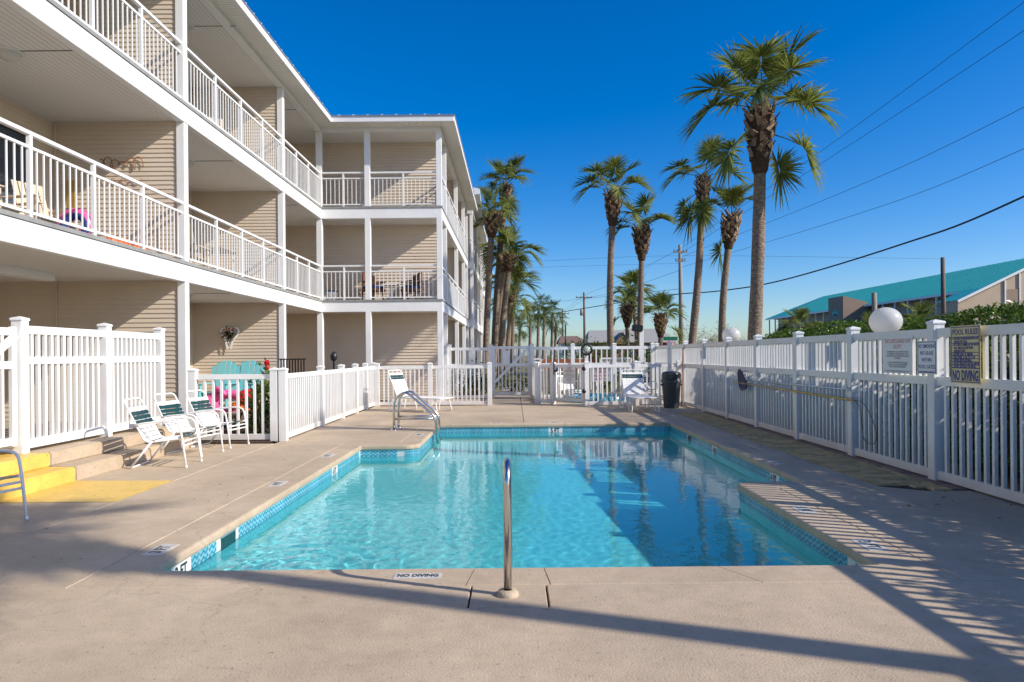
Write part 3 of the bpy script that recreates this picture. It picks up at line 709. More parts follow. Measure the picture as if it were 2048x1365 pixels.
# ------------------------------------------------------------------ vinyl fences
def fence(name, label, p0, p1, posts, ptop, rails, pick, zb=0.0, pw=.127, group=None, pickw=.038, skip=()):
    """posts: distances along p0->p1; rails: [(centre z, height)]; pick: (z0, z1, spacing)"""
    p0, p1 = Vector(p0), Vector(p1); L = (p1 - p0).length; e = (p1 - p0) / L; ang = math.atan2(e.y, e.x)
    f = thing(name, label, 'fence', (p0.x, p0.y, zb), group)
    for t in posts:
        q = p0 + e * t
        a = bx('post', f, (q.x, q.y, zb + ptop / 2 - .01), (pw, pw, ptop - .02), 'white', .004, (0, 0, ang))
        cap = MB().lathe([(0.0, .035), (pw * .74, .012), (pw * .80, .0), (pw * .80, -.018), (pw * .70, -.018)], (0, 0, 0), 4)
        k = ('cap', pw)
        if k not in CACHE: me = cap.mesh('white', 'cap'); me.polygons.foreach_set('use_smooth', [False] * len(me.polygons)); CACHE[k] = me
        cp = link('post_cap', CACHE[k], a, (q.x, q.y, zb + ptop - .005)); cp.rotation_euler = (0, 0, R(45))
    for i, (ta, tb) in enumerate(zip(posts[:-1], posts[1:])):
        if i in skip: continue
        a, b_ = ta + pw / 2, tb - pw / 2; c = p0 + e * ((a + b_) / 2)
        for z, h in rails: bx('rail', f, (c.x, c.y, zb + z), (b_ - a + .01, .05, h), 'white', .004, (0, 0, ang))
        z0, z1, sp = pick; n = max(2, round((b_ - a) / sp))
        for k in range(1, n):
            q = p0 + e * (a + (b_ - a) * k / n)
            bx('picket', f, (q.x + rnd.uniform(-.002, .002), q.y + rnd.uniform(-.003, .003), zb + (z0 + z1) / 2), (pickw, .036, z1 - z0), 'white', 0, (rnd.gauss(0, .0015), rnd.gauss(0, .0015), ang + rnd.gauss(0, .03)))
    return f
RFX = 4.77
rp = [3.96 - 1.9, 3.96, 5.84, 7.72, 9.60, 11.45, 13.35, 15.2, 17.1, 19.0, 20.9, 22.8]
fence('picket_fence', 'tall white vinyl picket fence along the right side with signs on it', (RFX, 0), (RFX, 30), rp, 1.79, [(1.665, .10), (1.125, .10), (.07, .10)], (.10, 1.64, .127))
fence('picket_fence', 'tall white vinyl fence at the back between gate and right fence', (.60, 22.8), (10, 22.8), [0, 1.36, 2.75, 4.03], 1.80, [(1.665, .10), (1.125, .09), (.07, .10)], (.10, 1.64, .19))
fence('picket_fence', 'short stretch of tall white fence left of the back gate', (-2.16, 22.8), (5, 22.8), [0, 1.38], 1.80, [(1.665, .10), (1.125, .09), (.07, .10)], (.10, 1.64, .15))
fence('picket_fence', 'low white picket fence behind the reclined chaise at the back left', (-4.09, 19.75), (3, 19.75), [0.13, 1.66, 3.38], 1.23, [(1.12, .09), (.08, .10)], (.10, 1.10, .125))
fence('picket_fence', 'low white picket fence running back from the corner beside the chairs', (-4.0, 11.82), (-4.06, 19.75), [0, 2.35, 4.1, 5.55, 6.75, 7.93], 1.25, [(1.12, .09), (.08, .10)], (.10, 1.10, .125))
fence('picket_fence', 'low white picket fence in front of the turquoise bench', (-5.56, 11.82), (-3, 11.82), [0, 1.41], 1.25, [(1.12, .09), (.08, .10)], (.10, 1.10, .150))
fence('picket_fence', 'white picket fence on the platform behind the green strap chairs', (-5.86, 5.6), (-5.86, 12), [2.50, 4.18, 5.68], 1.60, [(1.47, .10), (1.10, .09), (.10, .11)], (.10, 1.44, .118), PZ, pickw=.044)
fence('picket_fence', 'low white picket fence left of the trash can enclosing the spa', (2.03, 19.15), (5, 19.4), [0, 1.42, 2.65], 1.24, [(1.12, .09), (.08, .10)], (.10, 1.10, .125))
fence('picket_fence', 'short low white fence return beside the spa gate', (.66, 22.7), (.72, 20.3), [0, 1.2, 2.40], 1.22, [(1.12, .09), (.08, .10)], (.10, 1.10, .125))
# gates
def gate(label, p0, p1, h, rails, sp, zb=0.0, brace=None, z0=.10):
    p0, p1 = Vector(p0), Vector(p1); L = (p1 - p0).length; e = (p1 - p0) / L; ang = math.atan2(e.y, e.x)
    g = thing('gate', label, 'gate', (p0.x, p0.y, zb))
    for t in (.04, L - .04):
        q = p0 + e * t; bx('stile', g, (q.x, q.y, zb + h / 2 + z0 / 2), (.08, .05, h - z0), 'white', .004, (0, 0, ang))
    c = p0 + e * (L / 2)
    for z in rails: bx('rail', g, (c.x, c.y, zb + z), (L - .16, .046, .09), 'white', .004, (0, 0, ang))
    n = max(2, round((L - .16) / sp))
    for k in range(1, n):
        q = p0 + e * (.08 + (L - .16) * k / n); bx('picket', g, (q.x, q.y, zb + (h + z0) / 2), (.036, .034, h - z0 - .08), 'white', 0, (0, 0, ang))
    if brace:
        (ta, za), (tb, zb2) = brace; a = p0 + e * ta; b_ = p0 + e * tb; off = Vector((e.y, -e.x)) * .042
        mb = MB(); v0 = Vector((a.x + off.x, a.y + off.y, zb + za)); v1 = Vector((b_.x + off.x, b_.y + off.y, zb + zb2)); d = (v1 - v0)
        rot = d.to_track_quat('X', 'Z').to_matrix(); mb.box((v0 + v1) / 2, (d.length, .034, .085), rot); mb.build('diagonal_brace', 'white', g)
    return g
gt = gate('tall white gate with a diagonal brace in the back fence', (-.72, 22.8), (.53, 22.8), 1.76, (1.70, 1.125, .16), .115, 0, ((.04, .52), (1.18, 1.66)))
bb('latch', gt, (.47, 22.72, .82), (.545, 22.77, 1.02), 'white', .006)
bb('notice_board', gt, (-.37, 22.73, 1.14), (-.15, 22.772, 1.60), 'signwhite', .004)
sg = gate('low white spa gate carrying a printed notice and black hinges', (1.18, 19.95), (1.96, 19.2), 1.18, (1.12, .16), .125)
for z in (1.05, .42):
    h_ = MB().lathe([(0, .05), (.05, .045), (.062, .02), (.062, -.02), (.05, -.045), (0, -.05)], (0, 0, 0), 16).mesh('black'); h_.transform(Matrix.Rotation(R(90), 4, 'X'))
    link('hinge', h_, sg, (1.955, 19.12, z))
mb = MB(); mb.box((1.16, 19.93, 1.10), (.03, .05, .46)); mb.box((1.20, 19.9, .98), (.10, .06, .05)); mb.box((1.25, 19.9, 1.02), (.035, .05, .12)); mb.build('latch', 'black', sg)
fence('picket_fence', 'narrow low white fence panel left of the spa gate', (.70, 20.3), (1.14, 20.0), [0, .52], 1.22, [(1.12, .09), (.08, .10)], (.10, 1.10, .12))
lg = gate('white gate with rusty brace screws at the far left platform edge', (-5.86, 6.9), (-5.86, 8.02), 1.5, (1.44, 1.05, .16), .13, PZ, ((.1, .75), (1.08, 1.40)))

# ------------------------------------------------------------------ strap chairs (built facing +X at the origin)
def strap(name, parent, a, b_, w, nrm, m, sag=.012):
    # flat strap between points a and b, width w along wdir, bowed by sag along nrm
    a, b_, nrm = Vector(a), Vector(b_), Vector(nrm); d = (b_ - a).normalized(); wd = d.cross(nrm).normalized(); mb = MB(); K = 6
    rows = []
    for k in range(K + 1):
        t = k / K; c = a.lerp(b_, t) - nrm * (sag * 4 * t * (1 - t)); rows.append((c + wd * w / 2, c - wd * w / 2, c - wd * w / 2 - nrm * .004, c + wd * w / 2 - nrm * .004))
    for r0, r1 in zip(rows[:-1], rows[1:]):
        for j in range(4): mb.poly([r0[j], r0[(j + 1) % 4], r1[(j + 1) % 4], r1[j]], j in (0, 2))
    return mb.build(name, m, parent)
def make_chair(loc=(0, 0, 0)):
    c = thing('strap_chair', '', 'chair'); r = .0135; HW = .27
    for s in (-1, 1):
        y = s * HW
        fr = MB(); fr.tube(fillet([(.335, y, 0), (.285, y, .40), (.245, y, .60), (.10, y, .625), (-.20, y, .60), (-.31, y, .575)], .10), r, 10); fr.build('arm_and_front_leg', 'strapwhite', c)
        rl = MB(); rl.tube([(-.37, y, .014), (-.10, y, .36)], r, 10); rl.build('rear_leg', 'strapwhite', c)
        ft = MB(); ft.tube([(.337, y, 0), (.333, y, .03)], r * 1.2, 10); ft.build('foot_cap', 'strapwhite', c)
    mb = MB()
    path = [(.285, -HW + .02, .40), (-.19, -HW + .02, .335), (-.47, -HW + .03, .91), (-.47, HW - .03, .91), (-.19, HW - .02, .335), (.285, HW - .02, .40)]
    mb.tube(fillet(path, .09, 6), r, 10); mb.build('seat_and_back_frame', 'strapwhite', c)
    for (p, q) in (((.29, -HW, .345), (.29, HW, .345)), ((.298, -HW, .29), (.298, HW, .29)), ((-.37, -HW, .014), (-.37, HW, .014)), ((-.06, -HW, .36), (-.06, HW, .36))):
        t = MB(); t.tube([p, q], r * .9, 8); t.build('crossbar', 'strapwhite', c)
    bd = (Vector((-.47, 0, .91)) - Vector((-.19, 0, .335))); bl = bd.length; bd.normalize(); bn = Vector((bd.z, 0, -bd.x))
    cols = ['strapwhite'] * 4 + ['strapgreen'] * 3 + ['strapwhite']
    for k in range(8):
        q = Vector((-.19, 0, .335)) + bd * (.04 + k * .064) + bn * .014
        strap('back_strap', c, (q.x, -HW + .02, q.z), (q.x, HW - .02, q.z), .054, bn, cols[k])
    sdv = (Vector((.285, 0, .40)) - Vector((-.19, 0, .335))).normalized(); sn = Vector((-sdv.z, 0, sdv.x))
    cols = ['strapwhite'] * 4 + ['strapgreen'] * 3
    for k in range(7):
        q = Vector((-.19, 0, .335)) + sdv * (.055 + k * .064) + sn * .014
        strap('seat_strap', c, (q.x, -HW + .02, q.z), (q.x, HW - .02, q.z), .054, sn, cols[k], .022)
    return c
chair = make_chair()
GC = 'white strap chairs on the deck'
place(chair, (-4.71, 9.28, 0), 5); tag(chair, 'white chair with green straps nearest the yellow steps, in full sun', 'chair', GC)
c2 = place(copy_tree(chair), (-4.88, 10.33, 0), -9); tag(c2, 'middle of the three white and green strap chairs in a row', 'chair', GC)
c3 = place(copy_tree(chair), (-4.83, 11.22, 0), -9); tag(c3, 'white and green strap chair standing closest to the low fence', 'chair', GC)
c4 = place(copy_tree(chair), (-4.83, 6.02, 0), -14); tag(c4, 'shaded strap chair cut off at the left edge beside the yellow pad', 'chair', GC)
c5 = place(copy_tree(chair), (1.75, 21.2, 0), -60); tag(c5, 'white strap chair inside the spa enclosure behind the gate', 'chair', GC)
c6 = place(copy_tree(chair), (3.95, 20.6, 0), -80); tag(c6, 'white strap chair behind the low fence next to the trash can', 'chair', GC)

def make_chaise(blift):
    c = thing('chaise_lounge', '', 'lounge chair'); r = .015; HW = .31; sh = .36
    bl = .78; a = R(blift); hx, hz = -.35 - bl * math.cos(a), sh + bl * math.sin(a)
    mb = MB(); mb.tube(fillet([(-.55, -HW, sh), (1.02, -HW, sh), (1.02, HW, sh), (-.55, HW, sh)], .07), r, 8); mb.build('seat_frame', 'strapwhite', c)
    mb = MB(); mb.tube(fillet([(-.35, -HW + .03, sh + .01), (hx, -HW + .03, hz), (hx, HW - .03, hz), (-.35, HW - .03, sh + .01)], .09, 6), r, 8); mb.build('back_frame', 'strapwhite', c)
    for x0, x1 in ((-.50, -.28), (.62, .84)):
        for s in (-1, 1):
            mb = MB(); mb.tube(fillet([(x0 - .02, s * HW, sh), (x0 - .10, s * (HW + .03), .02), (x1 + .10, s * (HW + .03), .02), (x1 + .02, s * HW, sh)], .06), r * .9, 8); mb.build('leg', 'strapwhite', c)
    for s in (-1, 1):
        mb = MB(); mb.tube([(-.52, s * (HW - .05), sh), (-.35 - bl * .55 * math.cos(a), s * (HW - .05), sh + bl * .55 * math.sin(a))], r * .7, 6); mb.build('back_stay', 'strapwhite', c)
    n = 11
    bn = Vector((math.sin(a), 0, math.cos(a)))
    for k in range(n):
        t = .05 + k * .062; x, z = -.35 - t * math.cos(a), sh + t * math.sin(a); q = Vector((x, 0, z)) + bn * .016
        strap('back_strap', c, (q.x, -HW + .03, q.z), (q.x, HW - .03, q.z), .052, bn, 'strapgreen' if k in (8, 9) else 'strapwhite')
    for k in range(21):
        x = -.30 + k * .062
        strap('seat_strap', c, (x, -HW, sh + .016), (x, HW, sh + .016), .052, (0, 0, 1), 'strapwhite', .02)
    return c
ch1 = make_chaise(66); place(ch1, (-2.62, 17.95, 0), -28); tag(ch1, 'white strap chaise lounge with raised back against the low back fence', 'lounge chair', 'chaise lounges')
ch2 = make_chaise(58); place(ch2, (3.22, 17.85, 0), -88); tag(ch2, 'white strap chaise lounge facing the camera beside the trash can', 'lounge chair', 'chaise lounges')

# ------------------------------------------------------------------ pool rails
hr = thing('hand_rail', 'single stainless hand rail at the near pool edge', 'hand rail', (-.05, 4.15, 0))
mb = MB(); mb.tube(fillet([(-.05, 4.15, 0), (-.05, 4.15, .785), (-.05, 4.42, .785), (-.05, 5.02, .20), (-.05, 5.02, -.75)], .13, 8), .0245, 16); mb.build('rail', 'steel', hr)
MB().lathe([(.026, .034), (.055, .030), (.066, .018), (.068, .0)], (-.05, 4.15, 0), 24).build('base_plate', 'deck', hr)
hl = thing('pool_exit_rails', 'pair of curved stainless exit rails at the far left pool corner', 'hand rail', (-2.37, 13.6, 0))
for y in (13.42, 13.95):
    mb = MB(); mb.tube(fillet([(-2.37, y, 0), (-2.37, y, .60), (-2.15, y, .77), (-1.55, y, .25), (-1.50, y, -.80)], .15, 7), .0245, 12); rl = mb.build('rail', 'steel', hl)
    mb = MB(); mb.tube([(-2.37, y, .22), (-1.52, y, .22)], .02, 10); mb.build('brace', 'steel', rl)
    MB().lathe([(.026, .03), (.055, .025), (.066, .0)], (-2.37, y, 0), 20).build('base_plate', 'steel', hl)

# ------------------------------------------------------------------ trash can
tc_ = thing('trash_can', 'dark grey round trash can with black domed lid by the right fence', 'trash can', (4.22, 18.35, 0))
MB().lathe([(0, .0), (.195, .0), (.205, .03), (.25, .66), (.265, .68), (.265, .715), (.245, .715)], (4.22, 18.35, 0), 28).build('barrel', 'cangrey', tc_)
MB().lathe([(.275, .70), (.28, .735), (.26, .745), (.255, .90), (.225, .955), (.14, .98), (0, .99)], (4.22, 18.35, 0), 28).build('lid', 'cangrey', tc_)
bx('dark_lid_opening', tc_, (4.17, 18.11, .83), (.27, .05, .15), 'ink', .01)  # black block in place of a hole, its colour standing in for the dark inside
for s in (-1, 1): bx('handle', tc_, (4.22 + s * .26, 18.33, .62), (.05, .14, .05), 'cangrey', .01)

# ------------------------------------------------------------------ signs and kit on the right fence
def sign(label, y0, y1, z0, z1, m, edge=None, x=4.715):
    s = thing('sign', label, 'sign', (x, (y0 + y1) / 2, (z0 + z1) / 2))
    bb('panel', s, (x - .003, y0, z0), (x + .003, y1, z1), m)
    if edge:
        mb = MB(); t = .008; xx = x - .0045
        for (a, b_, c, d) in ((y0 + .012, y1 - .012, z1 - .02, z1 - .012), (y0 + .012, y1 - .012, z0 + .012, z0 + .02), (y0 + .012, y0 + .02, z0 + .02, z1 - .02), (y1 - .02, y1 - .012, z0 + .02, z1 - .02)):
            mb.box((xx, (a + b_) / 2, (c + d) / 2), (.002, b_ - a, d - c))
        mb.build('border', edge, s)
    for yy in (y0 + .03, y1 - .03):
        for zz in (z0 + .03, z1 - .03):
            k = MB().lathe([(0, .008), (.008, .006), (.011, 0)], (0, 0, 0), 8).mesh('alu'); k.transform(Matrix.Rotation(R(-90), 4, 'Y')); link('screw', k, s, (x - .004, yy, zz))
    return s
XT = 4.715 - .0042; RS = (R(90), 0, R(-90))
s1 = sign('white sign reading NO LIFEGUARD ON DUTY in red on the right fence', 8.08, 8.70, 1.19, 1.645, 'signwhite')
text(s1, 'NO LIFEGUARD ON', .072, 'signredfade', (XT, 8.39, 1.585), RS, bold=.008, sx=.84); text(s1, 'DUTY', .072, 'signredfade', (XT, 8.39, 1.515), RS, bold=.008, sx=.9)
for k, (s_, m_) in enumerate((('THE MINIMUM POOL AGE IS 16 YEARS OF AGE OR', 'signgrey'), ('ACCOMPANIED BY A RESPONSIBLE ADULT. ANY', 'signgrey'), ('CHILD UNDER 12 MUST BE SUPERVISED BY AN ADULT', 'signgrey'), ('AT POOLSIDE.', 'signredfade'), (None, None), ('IF YOU SEE A PROBLEM WITH THE POOL AREA', 'signgrey'), ('PLEASE CALL THE ON DUTY STAFF MEMBER', 'signgrey'), ('USE OF POOL IS AT YOUR OWN RISK', 'signgrey'), (None, None), ('NO GLASS OR PETS ALLOWED IN THE POOL AREA', 'signgrey'))):
    if s_: text(s1, s_, .027, m_, (XT, 8.39, 1.455 - k * .0265), RS, bold=.006, sx=.78)
s2 = sign('small blue bordered sign reading NO SMOKING NO GLASS WITHIN POOL GATES', 7.585, 7.95, 1.20, 1.58, 'signwhite', 'signblue', 4.698)
XT2 = 4.698 - .0042
for k, s_ in enumerate(('NO SMOKING', 'NO GLASS', 'WITHIN', 'POOL GATES')): text(s2, s_, .060, 'signblue', (XT2, 7.768, 1.515 - k * .078), RS, bold=.008, sx=.88)
text(s2, 'Grand Caribbean Pool Association', .022, 'signblue', (XT2, 7.768, 1.228), RS, sx=.85)
s3 = sign('faded cream POOL RULES sign with NO DIVING panel on the right fence', 6.86, 7.33, 1.12, 1.725, 'signcream', 'signblue', 4.690)
XT3 = 4.690 - .0045
text(s3, 'POOL RULES', .082, 'signblue', (XT3, 7.095, 1.655), RS, bold=.02, sx=.86)
RUL = ['1. NO FOOD OR BEVERAGES IN POOL OR', '    ON POOL WET DECK.', '2. NO GLASS OR ANIMALS IN THE FENCED', '    POOL AREA (OR 50 FEET FROM', '    UNFENCED POOL).', '3. BATHING LOAD:  22  PERSONS.', '4. POOL HOURS:  8  A.M. TO  10  P.M.', '5. SHOWER BEFORE ENTERING.', '6. DO NOT SWALLOW THE POOL WATER.', '7. DO NOT USE POOL IF YOU ARE ILL.']
zz = 1.588; lines = MB()
for k, s_ in enumerate(RUL):
    if s_[0] != ' ': lines.box((XT3, 7.095, zz + .018), (.002, .43, .006))
    text(s3, s_, .036, 'signblue', (XT3, 7.295, zz), RS, 'LEFT', bold=.02, sx=.60); zz -= .0325
lines.box((XT3, 7.095, zz + .018), (.002, .43, .010)); lines.build('rule_lines', 'signblue', s3)
text(s3, 'NO DIVING', .150, 'signblue', (XT3, 7.095, 1.197), RS, bold=.035, sx=.52)
# hanging pool kit
pn = thing('pool_skimmer_net', 'navy leaf skimmer net on a silver pole hung along the right fence', 'pool net', (4.66, 11.6, .9))
mb = MB(); mb.tube([(4.66, 9.45, .935), (4.655, 13.75, .905)], .014, 8); mb.build('pole', 'alu', pn)
mb = MB(); mb.tube(smooth_path([(4.64, 13.65, .88), (4.62, 13.60, .76), (4.62, 13.85, .70), (4.63, 14.05, .80), (4.63, 14.12, 1.05), (4.63, 14.0, 1.12), (4.64, 13.80, .98), (4.64, 13.65, .88)]), .012, 6); mb.build('rim', 'navy', pn)
mb = MB(); mb.poly([(4.635, 13.65, .88), (4.625, 13.62, .76), (4.625, 13.85, .71), (4.63, 14.05, .80), (4.63, 14.12, 1.05), (4.63, 14.0, 1.11), (4.64, 13.80, .98)]); mb.build('mesh_bag', 'navy', pn)
gp = thing('telescopic_pole', 'gold telescopic pool pole hung below the silver net pole', 'pole', (4.64, 11.9, .82))
mb = MB(); mb.tube([(4.64, 9.32, .795), (4.64, 14.45, .845)], .017, 8); mb.build('pole', 'gold', gp)
mb = MB(); mb.tube(smooth_path([(4.64, 9.33, .80), (4.62, 9.05, .78), (4.60, 8.80, .62), (4.60, 8.68, .42), (4.60, 8.74, .28), (4.60, 8.98, .30), (4.61, 9.06, .50), (4.62, 9.14, .72), (4.64, 9.30, .79)], 6), .005, 6); tag(mb.build('wire_loop', 'cangrey'), 'thin dark cable looped against the right fence', 'cable')
for z0 in (.985, .82):
    hk = MB(); hk.tube(fillet([(4.70, 9.47, z0 + .02), (4.66, 9.47, z0 - .03), (4.62, 9.47, z0 - .03), (4.61, 9.47, z0 + .03)], .03), .007, 6)
    tag(hk.build('pole_hook', 'teal'), 'upper teal hook holding the silver pole on a fence post' if z0 > .9 else 'lower teal hook holding the gold pole on a fence post', 'hook')
br = MB(); br.tube([(4.60, 18.75, .02), (4.68, 18.90, 1.62)], .014, 8); tag(br.build('broom_handle', 'broom'), 'orange broom handle leaning on the right fence above the trash can', 'broom')
# globe lamps on short posts behind the fence
for (x, y, z, lab) in ((5.42, 9.95, 1.90, 'large white globe lamp rising behind the fence sign'), (5.40, 16.95, 1.90, 'smaller looking white globe lamp farther along the right fence')):
    gl = thing('globe_lamp', lab, 'lamp', (x, y, 0), 'globe lamps behind the fence')
    MB().lathe([(0.0, -.205), (.075, -.20), (.13, -.16), (.185, -.09), (.205, 0), (.185, .09), (.13, .16), (.07, .195), (0, .206)] if False else [(max(0.001, .222 * math.sin(math.pi * k / 18)), -.205 * math.cos(math.pi * k / 18)) for k in range(19)], (x, y, z), 32).build('globe', 'globe', gl)
    MB().lathe([(.05, 0), (.045, z - .24), (.08, z - .22), (.08, z - .19)], (x, y, 0), 14).build('post', 'white', gl)
# dial, flood light, notices at the back
dl = thing('dial_thermometer', 'large round dial thermometer on the spa gate post', 'thermometer', (2.03, 19.06, 1.58))
q = MB().lathe([(.108, .02), (.112, .04), (.14, .045), (.165, .035), (.168, 0), (.15, -.02)], (0, 0, 0), 28).mesh('black'); q.transform(Matrix.Rotation(R(90), 4, 'X')); link('rim', q, dl, (2.03, 19.06, 1.59))
q = MB().lathe([(0, .031), (.112, .031), (.112, .025)], (0, 0, 0), 28).mesh('dial'); q.transform(Matrix.Rotation(R(90), 4, 'X')); link('face', q, dl, (2.03, 19.055, 1.59))
for k in range(12):
    a = R(30 * k); bx('tick', dl, (2.03 + .090 * math.sin(a), 19.022, 1.59 + .090 * math.cos(a)), (.012, .003, .03), 'ink', 0, (0, a, 0))
bx('needle', dl, (2.05, 19.021, 1.62), (.008, .003, .12), 'ink', 0, (0, R(40), 0))
bx('post', dl, (2.03, 19.16, 1.45), (.10, .10, .52), 'white', .004)
fl = thing('flood_light', 'white post with a black shoebox flood light behind the back fence', 'lamp', (4.52, 24.2, 0))
bx('post', fl, (4.52, 24.2, 1.15), (.15, .15, 2.3), 'white', .005); bx('lamp_head', fl, (4.36, 24.1, 2.36), (.36, .30, .24), 'black', .03, (0, R(8), 0))
mb = MB(); a_ = Vector((1.96 - 1.18, 19.2 - 19.95)).normalized(); nrm = Vector((a_.y, -a_.x)); ga = math.atan2(a_.y, a_.x)
cx_, cy_ = 1.60 + nrm.x * .032, 19.545 + nrm.y * .032
nb = thing('sign', 'small grey printed notice fixed to the spa gate', 'sign', (cx_, cy_, .80))
bx('panel', nb, (cx_, cy_, .86), (.44, .006, .50), 'signwhite', 0, (0, 0, ga))
fx_, fy_ = cx_ + nrm.x * .004, cy_ + nrm.y * .004
for k, (s_, m_, sz) in enumerate((('CAUTION', 'signred', .05), ('SPA RULES', 'signred', .05), ('MAXIMUM WATER TEMPERATURE 104F', 'ink', .026), ('CHILDREN UNDER TWELVE MUST HAVE ADULT', 'ink', .026), ('SUPERVISION AT ALL TIMES', 'signred', .026), ('PREGNANT WOMEN SMALL CHILDREN', 'ink', .026), ('PEOPLE WITH HEALTH PROBLEMS SHOULD NOT', 'ink', .026), ('USE THE SPA WITHOUT PRIOR CONSULTATION', 'ink', .026), ('WITH A DOCTOR', 'ink', .026), ('NO FOOD OR DRINKS IN SPA', 'ink', .026), ('NO GLASS OR ANIMALS', 'ink', .026), ('IN SPA AREA', 'signred', .03))):
    text(nb, s_, sz, m_, (fx_, fy_, 1.075 - k * .038), (R(90), 0, ga), bold=.008, sx=.7)
hs_ = thing('sign', 'white sign with red capitals behind the pickets of the spa fence', 'sign', (2.42, 19.24, .85))
fa = math.atan2(.25, 2.97)
bx('panel', hs_, (2.44, 19.235, .90), (.56, .006, .42), 'signwhite', 0, (0, 0, fa))
for k, s_ in enumerate(('DO NOT PUT', 'CHAIRS OR', 'TABLES NO DECK', 'IN HOT TUB')): text(hs_, s_, .082, 'signred', (2.44, 19.230, 1.045 - k * .098), (R(90), 0, fa), bold=.01, sx=.72)
sp = thing('hot_tub', 'low round blue tiled spa inside the white fenced enclosure', 'spa', (2.6, 21.2, 0))
MB().lathe([(1.05, 0), (1.05, .16), (1.02, .19), (.80, .19), (.78, .16), (.78, 0)], (2.6, 21.2, 0), 32).build('rim', 'wavetile', sp)
MB().lathe([(0, .10), (.78, .10)], (2.6, 21.2, 0), 32).build('water', 'plaster', sp)
pw_ = thing('plank_screen', 'orange brown plank screen behind the back fence', 'screen', (1.9, 24.6, 0))
for k in range(6): bx('plank', pw_, (1.98, 24.6, .25 + k * .19), (2.1, .04, .175), 'rust' if k > 3 else 'wood')
for x in (.98, 2.98): bx('post', pw_, (x, 24.65, .65), (.08, .08, 1.3), 'white')
for (x0, x1, lab) in ((.62, .95, 'small white lattice panel left of the orange plank screen'), (3.1, 4.2, 'white lattice panel right of the orange plank screen')):
    lt = thing('lattice_panel', lab, 'lattice', ((x0 + x1) / 2, 24.5, 0))
    mb = MB()
    for z in (.85, 1.30): mb.box(((x0 + x1) / 2, 24.5, z), (x1 - x0, .05, .06))
    for x in (x0, x1): mb.box((x, 24.5, .68), (.06, .05, 1.30))
    n = int((x1 - x0 + .4) / .10)
    for k in range(n):
        for s in (-1, 1):
            xm = x0 - .2 + k * .10 + .2
            if x0 + .15 < xm < x1 - .15 or x1 - x0 < .5 and x0 + .1 < xm < x1 - .1: mb.box((xm, 24.5 + s * .008, 1.075), (.62, .012, .025), Matrix.Rotation(s * R(45), 3, 'Y'))
    mb.build('lattice', 'white', lt)

# ------------------------------------------------------------------ furniture and things on the balconies and patio
def adirondack_bench():
    a = thing('adirondack_bench', 'turquoise double adirondack bench on the patio behind the low fence', 'bench', (-6.95, 16.9, .24)); z = .24; Y0 = 16.75
    for cx0 in (-7.24, -6.64):
        for k in range(6):
            u = (k - 2.5) / 2.5; h = .90 + .14 * (1 - u * u); ang = u * R(5)
            bx('back_slat', a, (cx0 + (k - 2.5) * .099 + math.sin(ang) * .35, Y0 + .32, z + .12 + h / 2), (.102, .02, h), 'teal', .004, (R(-17), ang, 0))
    for k in range(5): bx('seat_slat', a, (-6.94, Y0 - .28 + k * .105, z + .38 - k * .018), (1.16, .095, .022), 'teal', .004)
    for x in (-7.56, -6.94, -6.32):
        bx('arm', a, (x, Y0 - .05, z + .58), (.12, .68, .024), 'teal', .006); bx('leg', a, (x, Y0 - .30, z + .285), (.03, .10, .57), 'teal', .004)
        bx('side_rail', a, (x, Y0 - .0, z + .27), (.028, .80, .11), 'teal', .004, (R(-9), 0, 0))
    return a
adirondack_bench()
def blob(name, label, cat, m, pts, r, parts=None):
    t = thing(name, label, cat, pts[0]); mb = MB(); mb.tube(smooth_path(pts, 6), r, 12); mb.build('body', m, t); return t
def torus(mbx, c, R0, r, rot=None, n=24, k=10):
    i0 = len(mbx.v)
    for i in range(n):
        a = 2 * math.pi * i / n
        for j in range(k):
            b_ = 2 * math.pi * j / k; p = Vector(((R0 + r * math.cos(b_)) * math.cos(a), (R0 + r * math.cos(b_)) * math.sin(a), r * math.sin(b_)))
            if rot is not None: p = rot @ p
            mbx.v.append(tuple(Vector(c) + p))
    for i in range(n):
        for j in range(k):
            mbx.f.append([i0 + i * k + j, i0 + ((i + 1) % n) * k + j, i0 + ((i + 1) % n) * k + (j + 1) % k, i0 + i * k + (j + 1) % k]); mbx.sm.append(True)
fp = thing('pool_float', 'pink inflatable pool float in front of the turquoise bench', 'pool float', (-6.55, 15.5, .24))
mb = MB(); torus(mb, (-6.52, 15.5, .42), .30, .15, Matrix.Rotation(R(70), 3, 'X') @ Matrix.Diagonal((1.35, .7, 1)).to_3x3()); mb.build('ring', 'pink', fp)
mb = MB(); mb.tube(smooth_path([(-6.80, 15.45, .50), (-6.72, 15.4, .75), (-6.60, 15.38, .72), (-6.5, 15.38, .60)]), [.05] * 18 + [.02], 10); mb.build('neck', 'pink', fp)
fr_ = thing('pool_float', 'red and orange inflatable float beside the pink one', 'pool float', (-5.95, 15.3, .24))
mb = MB(); mb.tube(smooth_path([(-6.18, 15.3, .45), (-6.0, 15.25, .62), (-5.82, 15.3, .55), (-5.72, 15.3, .36)]), [.06] + [.13] * 17 + [.08], 12); mb.build('body', 'red', fr_)
mb = MB(); mb.tube(smooth_path([(-6.25, 15.15, .40), (-5.95, 15.08, .30), (-5.70, 15.12, .26), (-5.62, 15.15, .42)]), .065, 10); mb.build('tail', 'orange', fr_)
# low dark planter and stones
pb = thing('planter', 'low dark planter box on the patio under the floats', 'planter', (-5.95, 14.6, .02)); bb('box', pb, (-6.08, 14.3, .02), (-5.55, 14.9, .28), 'stucco2', .02)
